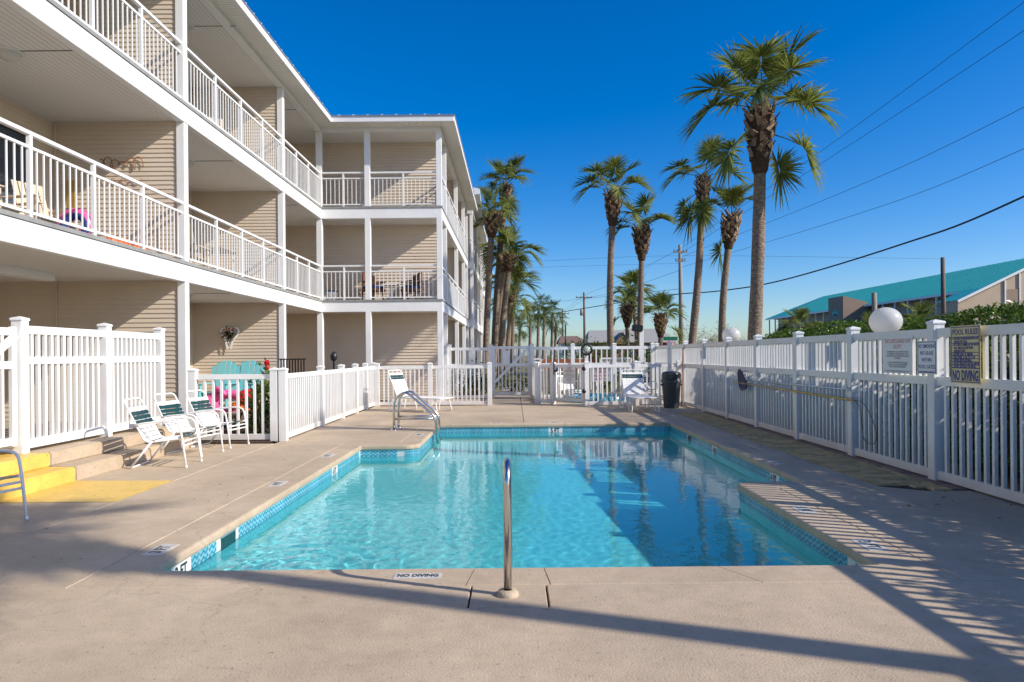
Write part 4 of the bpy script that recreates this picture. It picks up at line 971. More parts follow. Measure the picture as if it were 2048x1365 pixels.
# wreath
wr = thing('wall_wreath', 'white heart wreath with dark flowers on the siding above the bench', 'wreath', (-7.33, 17.60, 2.05))
for s in (-1, 1):
    mb = MB(); mb.tube(smooth_path([(-7.33, 17.61, 2.12), (-7.33 + s * .08, 17.61, 2.22), (-7.33 + s * .20, 17.61, 2.20), (-7.33 + s * .22, 17.61, 2.08), (-7.33 + s * .10, 17.61, 1.92), (-7.33, 17.61, 1.80)]), .022, 8); mb.build('heart_side', 'strapwhite', wr)
mb = MB()
for k in range(60):
    c = Vector((-7.33 + rnd.gauss(0, .07), 17.57 + rnd.uniform(-.03, .02), 2.05 + rnd.gauss(0, .08))); mb.box(c, (.05, .012, .022), Matrix.Rotation(rnd.uniform(0, 6), 3, 'Y') @ Matrix.Rotation(rnd.uniform(-.8, .8), 3, 'X'))
mb.build('leaves', 'hedgecore', wr)
for k in range(5): bx('flower', wr, (-7.33 + rnd.uniform(-.09, .12), 17.53, 2.05 + rnd.uniform(-.08, .13)), (.05, .03, .05), 'red' if k < 3 else 'strapwhite', .012, (k, k * 2, 0))
for s in (-1, 1): bx('ribbon', wr, (-7.33 + s * .07, 17.57, 1.80), (.045, .008, .26), 'strapwhite', 0, (0, s * R(12), 0))
# balcony of the second floor
def garden_chair(label, loc, rz):
    t = thing('lawn_chair', label, 'chair'); 
    for k in range(5): bx('back_slat', t, (-.24, (k - 2) * .10, .68), (.02, .085, .72), 'beige', .004, (0, R(-18), 0))
    for k in range(5): bx('seat_slat', t, (-.06 + k * .10, 0, .37), (.09, .52, .02), 'beige', .004)
    for s in (-1, 1):
        bx('arm', t, (.06, s * .29, .60), (.62, .10, .02), 'beige', .004); bx('leg', t, (.30, s * .28, .30), (.08, .025, .60), 'beige'); bx('leg', t, (-.28, s * .28, .30), (.08, .025, .60), 'beige')
    return place(t, loc, rz)
garden_chair('beige slatted lawn chair on the second floor balcony by the glass door', (-7.2, 9.55, F2), -10)
garden_chair('beige slatted lawn chair on the second floor balcony beside the pink ring', (-7.3, 10.6, F2), -20)
rg = thing('swim_ring', 'pink and blue swim ring leaning on the second floor balcony', 'pool float', (-6.5, 10.25, F2))
mb = MB(); torus(mb, (-6.6, 10.3, F2 + .27), .19, .085, Matrix.Rotation(R(80), 3, 'X') @ Matrix.Rotation(0, 3, 'Z')); mb.build('ring', 'pink', rg)
mb = MB(); torus(mb, (-6.58, 10.26, F2 + .24), .175, .06, Matrix.Rotation(R(80), 3, 'X')); q = mb.build('inner_band', 'bluecloth', rg)
ot = thing('pool_float', 'orange inflatable float lying on the second floor balcony floor', 'pool float', (-6.35, 11.2, F2))
mb = MB(); mb.tube(smooth_path([(-6.3, 10.6, F2 + .08), (-6.28, 11.0, F2 + .11), (-6.3, 11.4, F2 + .10), (-6.35, 11.75, F2 + .13)]), [.05] + [.09] * 17 + [.05], 10); mb.build('body', 'orange', ot)
tw_ = thing('beach_towel', 'yellow and blue beach towel hanging at the back of the second floor balcony', 'towel', (-7.95, 12.2, F2 + .3))
bb('upper_half', tw_, (-7.99, 12.22, F2 + .95), (-7.84, 12.25, F2 + 1.45), 'gold'); bb('lower_half', tw_, (-7.99, 12.215, F2 + .30), (-7.84, 12.255, F2 + .947), 'bluecloth')
wa = thing('wall_art', 'curly metal wire wall art on the second floor siding', 'wall art', (-7.05, 12.34, 4.95))
mb = MB(); pts = []
for k in range(60):
    t = k / 59; pts.append((-7.45 + .75 * t + .05 * math.sin(t * 34), 12.33, 4.98 + .075 * math.sin(t * 34 + 1.5) * (1 + .6 * math.sin(t * 9))))
mb.tube(pts, .007, 6); mb.build('script', 'rust', wa)
mb = MB(); pts = [(-7.4 + .7 * k / 39, 12.33, 4.66 + .05 * math.cos(k * .62)) for k in range(40)]; mb.tube(pts, .006, 6); mb.build('hook_row', 'rust', wa)
def wicker_chair(label, loc, rz):
    t = thing('wicker_chair', label, 'chair')
    mb = MB(); mb.box((0, 0, .36), (.55, .56, .10)); mb.build('seat', 'wicker', t)
    mb = MB()
    for k in range(7):
        a = R(-60 + k * 20); mb.box((-.05 - .26 * math.cos(a), .30 * math.sin(a), .66), (.03, .11, .58 - .25 * abs(math.sin(a)) ** 2), Matrix.Rotation(-a, 3, 'Z').transposed() if False else Matrix.Rotation(math.pi - a, 3, 'Z'))
    mb.build('backrest', 'wicker', t)
    bx('cushion', t, (.02, 0, .45), (.50, .50, .09), 'bluecloth', .02)
    for sx in (-1, 1):
        for sy in (-1, 1): bx('leg', t, (sx * .23, sy * .23, .16), (.045, .045, .32), 'wicker')
    for s in (-1, 1): bx('arm', t, (.05, s * .29, .62), (.44, .05, .05), 'wicker', .012)
    return place(t, loc, rz)
wicker_chair('left brown wicker chair with blue cushion on the wing balcony', (-4.5, 21.85, F2), -30)
wicker_chair('right brown wicker chair with blue cushion on the wing balcony', (-3.25, 21.85, F2), -150)
tb = thing('side_table', 'small white table between the wicker chairs on the wing balcony', 'table', (-3.9, 21.85, F2)); bx('top', tb, (-3.9, 21.85, F2 + .52), (.5, .5, .03), 'trim'); bx('stem', tb, (-3.9, 21.85, F2 + .26), (.08, .08, .50), 'trim')
bn = thing('storage_bin', 'small blue bin in the inner corner of the wing balcony', 'bin', (-5.7, 21.6, F2)); bx('tub', bn, (-5.75, 21.6, F2 + .15), (.30, .30, .30), 'globe', .02); bx('lid', bn, (-5.75, 21.6, F2 + .32), (.32, .32, .035), 'bluecloth', .01)
# patio table and chairs on the second bay balcony
pt = thing('patio_table', 'pale patio table on the second bay of the second floor balcony', 'table', (-6.9, 15.6, F2)); bx('top', pt, (-6.9, 15.6, F2 + .70), (.8, .9, .03), 'beige', .01)
for sx in (-1, 1):
    for sy in (-1, 1): bx('leg', pt, (-6.9 + sx * .33, 15.6 + sy * .38, F2 + .34), (.04, .04, .68), 'beige')
garden_chair('beige lawn chair beside the patio table on the second floor', (-6.9, 14.5, F2), 90)
garden_chair('beige lawn chair in the lit corner of the third floor balcony', (-6.9, 15.8, F3), -60)
# grill and wire chair behind the low left fence
gc = thing('patio_chair', 'dark slatted metal patio chair top above the low left fence', 'chair', (-5.35, 16.6, .02))
for k in range(9): bx('back_bar', gc, (-5.7 + k * .07, 16.7, 1.08), (.03, .02, .62), 'black')
bx('top_rail', gc, (-5.42, 16.7, 1.40), (.66, .03, .03), 'black'); bx('seat', gc, (-5.42, 16.4, .62), (.6, .55, .04), 'black')
for sx in (-.27, .27):
    for sy in (16.18, 16.68): bx('leg', gc, (-5.42 + sx, sy, .31), (.03, .03, .62), 'black')
sp_ = thing('garden_light', 'small black garden lantern above the low left fence', 'lamp', (-4.75, 18.0, 0)); bx('post', sp_, (-4.75, 18, .68), (.04, .04, 1.36), 'black'); MB().lathe([(.05, 0), (.09, .05), (.09, .16), (.03, .24), (0, .25)], (-4.75, 18, 1.34), 12).build('lantern', 'black', sp_)

# ------------------------------------------------------------------ foliage
def leaves(mb, pos, n, size, rr, up=0.3, asp=.42):
    for _ in range(n):
        c = Vector(pos(rr)); nv = Vector((rr.gauss(0, 1), rr.gauss(0, 1), rr.gauss(0, 1) + up)).normalized(); t = nv.orthogonal().normalized()
        t = (Matrix.Rotation(rr.uniform(0, 6.28), 3, nv) @ t); b_ = nv.cross(t); L = size * rr.uniform(.65, 1.25); w = L * asp
        i = len(mb.v); mb.v += [tuple(c - t * L * .5), tuple(c + b_ * w * .5 - nv * .1 * L), tuple(c + t * L * .5), tuple(c - b_ * w * .5 - nv * .1 * L)]
        mb.f.append([i, i + 1, i + 2]); mb.f.append([i, i + 2, i + 3]); mb.sm += [False, False]
hd = thing('hedge', 'clipped bright green hedge behind the right fence', 'hedge', (6.1, 9, 0))
def hn(x, y): return .09 * math.sin(x * 3.1 + y * 1.3) + .07 * math.sin(y * 2.7 + 1) + .05 * math.sin(y * 6.1 + x * 5)
def htop(x, y):
    t = 1.46 + .46 * min(1, max(0, (x - 5.4) / 1.1)) + .55 * hn(x, y) + .10 * min(1, max(0, (x - 6.1) / .6))
    t += .40 * max(0, min(1, (4.6 - y) / 1.4)) + .12 * max(0, min(1, (9.3 - y) / 2)) * (x > 6.2)
    return t
def hpos(rr):
    y = rr.uniform(1.2, 17.6); q = rr.random()
    if q < .50: x = rr.uniform(5.40, 7.1); z = htop(x, y) - abs(rr.gauss(0, .11))
    elif q < .75: x = rr.uniform(5.15, 5.60); z = rr.uniform(.15, htop(x, y))
    else: x = rr.uniform(5.2, 7.0); z = rr.uniform(.2, htop(x, y) - .05)
    if q > .5 and rr.random() < .35 * math.sin(y * 5 + z * 7) + .2: x += .3
    return (x, y, z)
mb = MB(); leaves(mb, hpos, 34000, .095, random.Random(3)); stuff(mb.build('foliage', 'hedge', hd))
bb('dark_core', hd, (5.75, 1.2, 0), (6.9, 17.4, 1.30), 'hedgecore')  # solid near-black block, added as the shade deep inside the hedge
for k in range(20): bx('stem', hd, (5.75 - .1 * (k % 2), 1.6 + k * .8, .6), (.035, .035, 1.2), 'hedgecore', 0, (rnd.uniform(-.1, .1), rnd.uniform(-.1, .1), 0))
def bush(name, label, c, r, n, size, m='shrub', cat='shrub', asp=.42, stems=4):
    t = thing(name, label, cat, (c[0], c[1], c[2])); rr = random.Random(hash(label) % 1000 if False else sum(map(ord, label)))
    lob = [(rr.gauss(0, .45), rr.gauss(0, .45), rr.uniform(.3, .9), rr.uniform(.35, .6)) for _ in range(9)]
    def pos(q):
        a = lob[q.randrange(9)]; v = Vector((q.gauss(0, 1), q.gauss(0, 1), q.gauss(0, 1))).normalized() * a[3] * q.uniform(.6, 1.0)
        return (c[0] + (a[0] + v.x) * r[0], c[1] + (a[1] + v.y) * r[1], c[2] + max(.03, (a[2] + v.z) * r[2]))
    mb = MB(); leaves(mb, pos, n, size, rr, asp=asp); stuff(mb.build('foliage', m, t))
    for k in range(stems):
        s_ = MB(); a = 6.28 * k / stems; s_.tube([(c[0], c[1], c[2]), (c[0] + math.cos(a) * r[0] * .5, c[1] + math.sin(a) * r[1] * .5, c[2] + r[2] * .8)], [.025, .008], 5); s_.build('stem', 'wood', t)
    return t
bush('shrub', 'dark green shrub behind the low fence corner below the white post', (-4.75, 12.8, 0), (.42, .42, .75), 900, .10)
hb = bush('hibiscus', 'hibiscus bush with a red flower above the low left fence', (-5.25, 13.9, 0), (.26, .26, 1.12), 520, .11, 'hedge', 'shrub')
bx('flower', hb, (-4.98, 13.75, 1.34), (.10, .09, .13), 'red', .03, (.4, .3, .2)); bx('flower', hb, (-4.95, 13.73, 1.24), (.08, .08, .09), 'red', .03, (.1, .7, .2))
bush('shrub', 'round green shrub behind the back left fence beside the gate', (-1.35, 24.3, 0), (.75, .6, .95), 1500, .10)
bush('shrub', 'dense shrub seen through the tall back gate', (-.1, 27.6, 0), (.9, .6, .9), 900, .11)
bush('hedge', 'bright green hedge behind the back fence between the palms', (3.3, 26.2, 0), (1.9, .55, 1.55), 3200, .12, 'hedge', 'hedge')
bush('shrub', 'grey green shrub behind the right end of the back fence', (6.2, 27.5, 0), (1.2, .8, 1.45), 1200, .13)
for (x, y, z, lab) in ((11.3, 39, 2.75, 'large bare brown bush behind the fence left of the leaning palm'), (12.9, 41, 2.4, 'bare brown bush right of the utility pole'), (7.2, 60, 1.5, 'low brown bush far behind the back fence')):
    bush('bare_bush', lab, (x, y, 0), (1.7, 1.2, z), 2600, .14, 'brownleaf', 'shrub', .16, 7)
bush('shrub', 'low dark shrub beside the far houses', (12.2, 62, 0), (2.2, 1.5, 1.9), 1200, .25)

# ------------------------------------------------------------------ palms
def frond_mesh(elev, droop, seed, nseg=64, mats=('frond', 'frondtip'), lp=1.0, rad=.88):
    rr = random.Random(seed); mb = MB(); mi = []
    # petiole
    pts = []; e = R(elev); p = Vector((.06, 0, 0)); ds = lp / 7
    for k in range(8):
        pts.append(p.copy()); p = p + Vector((math.cos(e), 0, math.sin(e))) * ds; e -= R(droop * .35 / 7)
    f0 = len(mb.f); mb.tube(pts, [.026, .022, .019, .016, .014, .013, .012, .011], 5); mi += [0] * (len(mb.f) - f0)
    # costa
    cost = [pts[-1]]; ce = [e]; p = pts[-1].copy()
    for k in range(8):
        p = p + Vector((math.cos(e), 0, math.sin(e))) * (.34 / 8); cost.append(p.copy()); e -= R(droop * .65 / 8); ce.append(e)
    for i in range(nseg):
        u = i / (nseg - 1) * 2 - 1; phi = u * R(155); s = (1 - abs(u)) ** .8 * 7.9; k = int(s); o_ = cost[k].lerp(cost[min(8, k + 1)], s - k); a = ce[k]
        T = Vector((math.cos(a), 0, math.sin(a))); Yv = Vector((0, 1, 0)); Nn = Vector((-math.sin(a), 0, math.cos(a)))
        L = rad * (.80 + .28 * math.cos(phi * .7)) * rr.uniform(.88, 1.08)
        d = (T * math.cos(phi) + Yv * math.sin(phi) + Nn * (.28 * abs(math.sin(phi)) + rr.uniform(-.05, .12))).normalized()
        wv = (T * -math.sin(phi) + Yv * math.cos(phi)); wv = (wv + Nn * rr.choice((-.45, .45))).normalized()
        dr = rr.uniform(.02, .26); rows = []
        for q, w in ((0.02, .012), (.30, .029), (.55, .025), (.80, .013), (1.0, .002)):
            c = o_ + d * L * q + Vector((0, 0, -dr * L * q ** 3)) ; rows.append((c - wv * w, c + wv * w))
        for j in range(4):
            mb.poly([rows[j][0], rows[j][1], rows[j + 1][1], rows[j + 1][0]], True); mi.append(0)
        if i % 3 == 0 and len(mats) > 1:
            c = rows[4][0]; c = Vector(c); mb.poly([c, c + wv * .006, c + d * .10 + Vector((rr.uniform(-.04, .04), rr.uniform(-.04, .04), rr.uniform(-.09, .02)))]); mi.append(1)
    me = mb.mesh(list(mats), 'frond'); me.polygons.foreach_set('material_index', mi[:len(me.polygons)]); return me
FR = {}
def fronds(cls, far=False):
    k = (cls, far)
    if k not in FR:
        el, dr = {'u': (76, 34), 'm': (50, 62), 'h': (22, 70), 'd': (-15, 60), 'x': (-50, 40)}[cls]
        FR[k] = [frond_mesh(el + d, dr, 10 * i + ord(cls), 30 if far else 64, ('frondfar',) if far else ('frond', 'frondtip')) for i, d in enumerate((-8, 6) if not far else (0,))]
    return FR[k]
def palm(label, base, top, crown_r=1.7, plan='uuuummmmmmmhhhhhhhdd', lean=(0, 0), r0=.19, r1=.15, bootlen=1.2, bootr=.40, seed=1, each_boot=False, group='sabal palms', far=False, z0=0, dead=False):
    rr = random.Random(seed); base = Vector((*base, z0)); top = Vector(top)
    t = thing('palm_tree', label, 'palm tree', base, group)
    mid = base.lerp(top, .5) + Vector((lean[0], lean[1], 0))
    path = smooth_path([base, mid, top], 9); n = len(path)
    rad = [r0 * 1.22 if k == 0 else r0 + (r1 - r0) * k / (n - 1) + rr.uniform(-.006, .006) for k in range(n)]
    mb = MB(); mb.tube(path, rad, 14); mb.build('trunk', 'bark', t)
    ax = (path[-1] - path[-4]).normalized()
    if not far:
        b0 = top - ax * bootlen
        mb = MB(); pr_ = [(-.02, r1 * 1.0), (.05, r1 * 1.45), (.30, r1 * 1.75), (.55, bootr * .72), (.80, bootr * .78), (1.0, bootr * .35)]
        mb.tube([b0 + ax * bootlen * a for a, _ in pr_], [q for _, q in pr_], 12); mb.build('fibre_sleeve', 'fibre', t)
        nb = 46; joined = MB()
        for k in range(nb):
            f = k / nb; a = k * 2.39996; h = .18 + .80 * f; rr_ = r1 * 1.2 + (bootr * .72 - r1 * 1.2) * min(1, h * 1.9); rr_ *= (1 if h < .8 else 1 - (h - .8) * 2)
            c = b0 + ax * bootlen * h + Vector((math.cos(a), math.sin(a), 0)) * rr_
            L = rr.uniform(.20, .34) * (.65 if h < .5 else 1) * bootr / .40; tilt = R(rr.uniform(14, 38)); sk = R(rr.choice((-1, 1)) * rr.uniform(12, 38))
            rot = Matrix.Rotation(a, 3, 'Z') @ Matrix.Rotation(tilt, 3, 'Y') @ Matrix.Rotation(sk, 3, 'X')
            v = []
            for (z_, w, th) in ((0, .07, .03), (.6, .045, .022), (1, .03, .012)):
                w *= bootr / .40
                for (sx, sy) in ((-1, -1), (1, -1), (1, 1), (-1, 1)): v.append(rot @ Vector((sx * th, sy * w, z_ * L)))
            one = joined if not each_boot else MB(); i0 = len(one.v); one.v += [tuple(c + q) for q in v]
            for j in (0, 4):
                for q in range(4): one.f.append([i0 + j + q, i0 + j + (q + 1) % 4, i0 + j + 4 + (q + 1) % 4, i0 + j + 4 + q]); one.sm.append(False)
            one.f.append([i0 + 8, i0 + 9, i0 + 10, i0 + 11]); one.sm.append(False)
            if each_boot: one.build('leaf_base', 'boot', t)
        if not each_boot: stuff(joined.build('leaf_bases', 'boot', t))
    az = rr.uniform(0, 6.28)
    for k, cl in enumerate(plan):
        az += 2.39996 + rr.uniform(-.25, .25)
        if not isinstance(cl, str): cl, az = cl[0], R(cl[1] + rr.uniform(-8, 8))
        me = rr.choice(fronds(cl, far))
        f = link('frond', me, t, top - ax * (.06 + .35 * (cl in 'dx')) * bootlen); f.rotation_euler = (rr.uniform(-.12, .12), rr.uniform(-.12, .12), az); s = crown_r / 1.7 * rr.uniform(.88, 1.12); f.scale = (s, s, s)
    return t
G1 = 'palms behind the right fence'; G2 = 'palm clump by the building'; G3 = 'far palms'
palm('tallest palm with thick crossed leaf bases behind the right fence', (6.95, 20), (7.30, 20, 8.70), 1.85, [('u', 70), ('u', 200), ('u', -30), ('m', 110), ('m', -70), ('m', 15), ('m', 165), ('h', 184), ('h', -6), ('h', -115), ('m', -120), ('d', 200), ('d', -20), ('x', 10)], (.05, 0), .205, .16, 2.0, .50, 5, True, G1)
palm('slender straight palm behind the back fence, left of its neighbour', (4.55, 32), (4.75, 32, 9.15), 1.55, [('m', 180), ('u', 10), ('m', 0), ('h', -10), ('d', -25), ('u', -90), ('m', 210), ('m', 90), ('h', 190), ('h', -80)], (-.12, 0), .17, .14, 1.7, .48, 8, False, G1)
palm('straight palm with a broad right hand frond behind the back fence', (6.0, 33), (6.25, 33, 7.65), 1.6, [('u', 170), ('u', -60), ('m', 5), ('m', -20), ('h', 180), ('h', 160), ('m', -120), ('m', 80)], (.02, 0), .16, .13, 1.7, .50, 14, False, G1)
palm('palm leaning right with drooping fronds down its trunk', (7.35, 29), (8.12, 29, 9.0), 1.6, [('m', 180), ('h', 175), ('u', 30), ('u', -80), ('h', 0), ('m', -10), ('m', 100), ('x', 205), ('x', 240), ('d', 190)], (.10, 0), .17, .14, 1.5, .36, 21, False, G1)
palm('shorter curved palm just left of the tallest palm', (8.8, 29), (9.32, 29, 7.35), 1.45, [('u', 0), ('u', 90), ('u', 180), ('u', -80), ('m', 20), ('m', 170), ('m', -100), ('x', 190)], (-.16, 0), .16, .13, 1.5, .46, 27, False, G1)
palm('front left palm of the clump by the building corner', (-1.5, 35), (-1.02, 35, 8.75), 1.4, 'uummmmhhhhdd', (-.05, 0), .18, .15, 1.3, .5, 33, False, G2)
palm('tallest palm of the clump by the building', (-1.15, 36.5), (-.35, 36.5, 10.6), 1.4, 'uuuummmmhhmmhd', (-.1, 0), .18, .15, 1.2, .38, 38, False, G2)
palm('thin palm in the middle of the clump by the building', (-1.1, 40), (-.55, 40, 7.4), 1.6, 'uummmhhhhdd', (0, 0), .16, .14, 1.1, .4, 45, False, G2)
palm('palm leaning right at the front of the clump by the building', (-.78, 36), (-.12, 36, 6.75), 1.5, 'uuummmmhhhhhdd', (-.1, 0), .18, .15, .9, .36, 52, False, G2)
palm('palm at the back of the clump with low hanging fronds', (-.55, 45), (-.1, 45, 5.9), 1.8, 'uummmhhhhdddx', (0, 0), .17, .15, 1.0, .4, 57, False, G2)
palm('small palm left of the round topped one behind the back fence', (7.95, 48), (8.0, 48, 4.9), 1.5, 'uummmhhhhd', (0, 0), .16, .14, 1.6, .5, 61, False, G3)
palm('thin small palm leaning left behind the back fence', (9.1, 50), (8.65, 50, 5.9), 1.7, 'uuummmhhhhd', (.1, 0), .15, .13, .9, .3, 66, False, G3)
palm('short stout palm in front of the utility pole', (9.85, 46), (9.9, 46, 4.05), 1.7, 'uuummmhhhhhd', (0, 0), .18, .15, 1.5, .5, 71, False, G3)
palm('bushy little palm before the teal roofed building, left of its brown tower', (17.5, 42), (17.55, 42, 2.9), 1.35, 'uuummmmhhhhhddddx', (0, 0), .2, .18, 1.0, .4, 75, False, G3)
palm('bushy little palm right of the large globe lamp', (20.2, 34), (20.25, 34, 2.75), 1.25, 'uuummmmmhhhhhdddd', (0, 0), .2, .18, 1.3, .45, 79, False, G3)
palm('small palm half hidden left of the large globe lamp', (19.2, 37), (19.25, 37, 2.6), 1.1, 'uummmhhhdd', (0, 0), .18, .16, 1.0, .4, 83, False, G3)
for k, (x, dx) in enumerate(((17.8, 24), (19.6, 25), (22.5, 24.5))):
    palm(('leftmost', 'middle', 'rightmost')[k] + ' low palmetto at the foot of the teal roofed building', (x, dx), (x, dx, 2.0 + .15 * k), 1.2, 'uummmhhhh', (0, 0), .15, .14, .4, .25, 90 + k, False, G3)
FARP = [(1.6, 72, 5.5), (2.6, 76, 6.6), (3.4, 80, 6.9), (4.2, 77, 6.0), (.6, 88, 5.0), (-.2, 60, 6.0), (-.9, 55, 6.8), (-.3, 70, 4.6), (5.0, 84, 5.4)]
for k, (x, y, z) in enumerate(FARP):
    side = ['third', 'fourth', 'fifth', 'sixth', 'second nearest the house side', 'next beyond the clump', 'first just behind the clump', 'low one beyond the clump', 'last'][k]
    palm('distant palm in the row left of the street poles, ' + side, (x, y), (x + .2, y, z), 1.55, 'uummmmhhhhhdddx', (0, 0), .18, .16, 1, .4, 120 + k, False, G3, True)
# a palm just outside the frame on the right throws the long trunk shadow over the near deck
palm('palm standing outside the fence near the camera', (7.9, 1.03), (7.9, 1.03, 7.75), 1.5, 'uuuuuuuummmmmmmmmuuuuh', (0, 0), .12, .105, 1.2, .34, 140, False, G1)

# ------------------------------------------------------------------ street, poles and wires
def sheet(name, pts, z, m):
    mb = MB(); mb.poly([(x, y, z) for x, y in pts]); return struct(mb.build(name, m))
sheet('road', [(22, -60), (30, -60), (30, 400), (22, 400)], -.05, 'asphalt')
sheet('cross_street', [(-60, 52), (21.9, 52), (21.9, 58), (-60, 58)], -.05, 'asphalt')
sheet('gate_path', [(-.75, 24.05), (.7, 24.05), (.5, 33), (-.3, 33)], -.02, 'concrete')
sheet('parking_lot', [(5, 66), (21.9, 66), (21.9, 90), (5, 90)], -.05, 'asphalt')
def pole(label, x, y, top, r=.14, m='wood', arms=(), extra=None):
    t = thing('utility_pole', label, 'utility pole', (x, y, 0), 'wooden poles')
    mb = MB(); mb.tube([(x, y, 0), (x + .03, y, top * .5), (x, y, top)], [r * 1.2, r, r * .8], 10); mb.build('shaft', m, t)
    for z, w in arms:
        a = bx('crossarm', t, (x, y - .1, z), (w, .10, .11), m)
        for s in (-.46, -.2, .2, .46): MB().lathe([(.03, 0), (.05, .05), (.03, .10), (.05, .14), (0, .18)], (x + s * w, y - .1, z + .05), 8).build('insulator', 'cangrey', a)
    if extra: MB().lathe([(0, 0), (.2, 0), (.2, .75), (.1, .85), (0, .85)], (x - .35, y - .15, extra), 12).build('transformer', 'housegrey', t)
    return t
pole('tall grey utility pole with stubby crossarms left of the leaning palm', 13.45, 55, 10.2, .17, 'woodlight', ((9.6, 1.1), (8.9, .8)))
pole('distant utility pole with a transformer left of the slender palm', 9.39, 91, 9.7, .16, 'wood', ((9.0, 2.2),), 6.6)
pole('farthest utility pole beside the row of distant palms', 8.22, 115, 9.0, .16, 'wood', ((8.3, 2.2),))
pole('short dark pole between the two distant utility poles', 6.81, 90, 5.4, .12, 'black')
pole('dark wooden pole in front of the teal roofed building', 34.6, 55, 9.0, .19, 'wood')
pole('cut off grey pole stub behind the large globe lamp', 14.79, 28, 3.87, .12, 'woodlight')
pole('utility pole outside the frame on the right of the street', 18.4, 6, 15.0, .17, 'wood', ((14.2, 2.0),))
def wire(label, pts, r):
    mb = MB(); mb.tube(smooth_path(pts, 7), r, 5); tag(mb.build('overhead_wire', 'wire'), label, 'wire', 'overhead wires')
wire('thick black cable sweeping down from the right edge to the grey pole', [(18.4, 6.1, 9.5), (18.73, 25, 7.1), (18.14, 32, 6.46), (16.4, 42, 5.87), (14.82, 49, 5.92), (13.49, 55, 6.26)], .042)
wire('black cable running left from the grey pole past the far palms', [(13.49, 55, 6.26), (12.39, 62, 6.55), (9.86, 78, 6.97), (1.0, 110, 7.25)], .045)
wire('highest thin wire in the upper right corner', [(18.4, 6.1, 14.4), (18.04, 24, 13.7), (17.41, 38, 12.8), (13.52, 55, 9.92)], .011)
wire('second thin wire just below the highest one', [(18.6, 6.1, 13.6), (18.03, 24, 12.7), (17.41, 38, 12.1), (13.52, 55, 9.52)], .011)
wire('third thin wire crossing behind the tallest palm', [(18.4, 6.1, 10.8), (18.01, 24, 10.01), (17.3, 35, 9.8), (13.52, 55, 9.2)], .011)
wire('fourth thin wire just above the thick cable', [(18.4, 6.1, 9.8), (17.99, 24, 8.55), (17.29, 35, 8.4), (13.51, 55, 8.39)], .011)
wire('upper thin wire from the grey pole to the distant poles', [(13.52, 55, 9.92), (11.3, 74, 9.3), (9.39, 91, 9.24), (8.21, 115, 8.55)], .014)
wire('middle thin wire from the grey pole to the distant poles', [(13.51, 55, 8.19), (11.3, 74, 8.2), (9.38, 91, 8.71), (8.21, 115, 8.13)], .014)
wire('lower thin wire slanting left from the grey pole', [(13.49, 55, 6.66), (9.38, 91, 8.84), (1.02, 110, 9.35)], .016)
wire('long faint wire across the open sky', [(-5.86, 120, 17.5), (5.91, 110, 16.56), (24.58, 100, 15.75), (59.39, 95, 14.3)], .016)
wire('lower long faint wire across the open sky', [(-5.87, 120, 16.6), (8, 110, 15.6), (24.57, 100, 14.65)], .014)
ss = thing('street_sign', 'green street name sign above a red sign back near the utility pole', 'street sign', (10.9, 48, 0))
bx('post', ss, (10.9, 48, 1.35), (.06, .06, 2.7), 'alu'); bx('name_plate', ss, (11.0, 47.95, 2.5), (1.0, .02, .26), 'greenpaint'); 
q = MB().lathe([(0, .01), (.38, .01), (.38, -.01), (0, -.01)], (0, 0, 0), 8).mesh('red'); q.transform(Matrix.Rotation(R(90), 4, 'X')); link('stop_plate', q, ss, (10.9, 47.93, 1.95))
# houses far away
def house(label, x0, x1, y0, y1, ze, zr, wall, roof, gable=None):
    h = thing('house', label, 'house', ((x0 + x1) / 2, y0, 0)); bb('wall', h, (x0, y0, 0), (x1, y1, ze), wall)
    ym = (y0 + y1) / 2; mb = MB(); o_ = .5
    mb.poly([(x0 - o_, y0 - o_, ze), (x1 + o_, y0 - o_, ze), (x1 - 1, ym, zr), (x0 + .2, ym, zr)]); mb.poly([(x1 + o_, y1 + o_, ze), (x0 - o_, y1 + o_, ze), (x0 + .2, ym, zr), (x1 - 1, ym, zr)])
    mb.poly([(x1 + o_, y0 - o_, ze), (x1 + o_, y1 + o_, ze), (x1 - 1, ym, zr)]); mb.poly([(x0 - o_, y1 + o_, ze), (x0 - o_, y0 - o_, ze), (x0 + .2, ym, zr)])
    r = mb.build('roof', roof, h)
    if gable:
        gx, gw, gz = gable; g = MB(); g.poly([(gx - gw, y0 - .6, ze - .2), (gx + gw, y0 - .6, ze - .2), (gx, y0 - .6, gz)]); g.build('gable', wall, r)
        g = MB(); g.poly([(gx - gw - .2, y0 - .8, ze - .3), (gx, y0 - .8, gz + .12), (gx, ym, gz + .12), (gx - gw - .2, ym, ze - .3)]); g.poly([(gx, y0 - .8, gz + .12), (gx + gw + .2, y0 - .8, ze - .3), (gx + gw + .2, ym, ze - .3), (gx, ym, gz + .12)]); g.build('gable_roof', roof, r)
    for k in range(3):
        x = x0 + (x1 - x0) * (k + .5) / 3; f = bx('window', h, (x, y0 - .02, ze * .55), (.9, .05, 1.1), 'trim'); bx('pane', f, (x, y0 - .05, ze * .55), (.75, .02, .95), 'glass')
house('low house with a long grey shingle roof and small gable behind the palms', 11.0, 17.5, 98, 106, 3.1, 5.0, 'brick', 'housegrey', (15.5, 1.2, 4.4))
house('distant house with a brown hip roof between the poles', 7.6, 11.6, 110, 118, 3.2, 4.5, 'signwhite', 'housebrown')
house('far grey blue house right of the street sign', 20, 28, 120, 130, 3.4, 6.0, 'brick', 'housegrey')
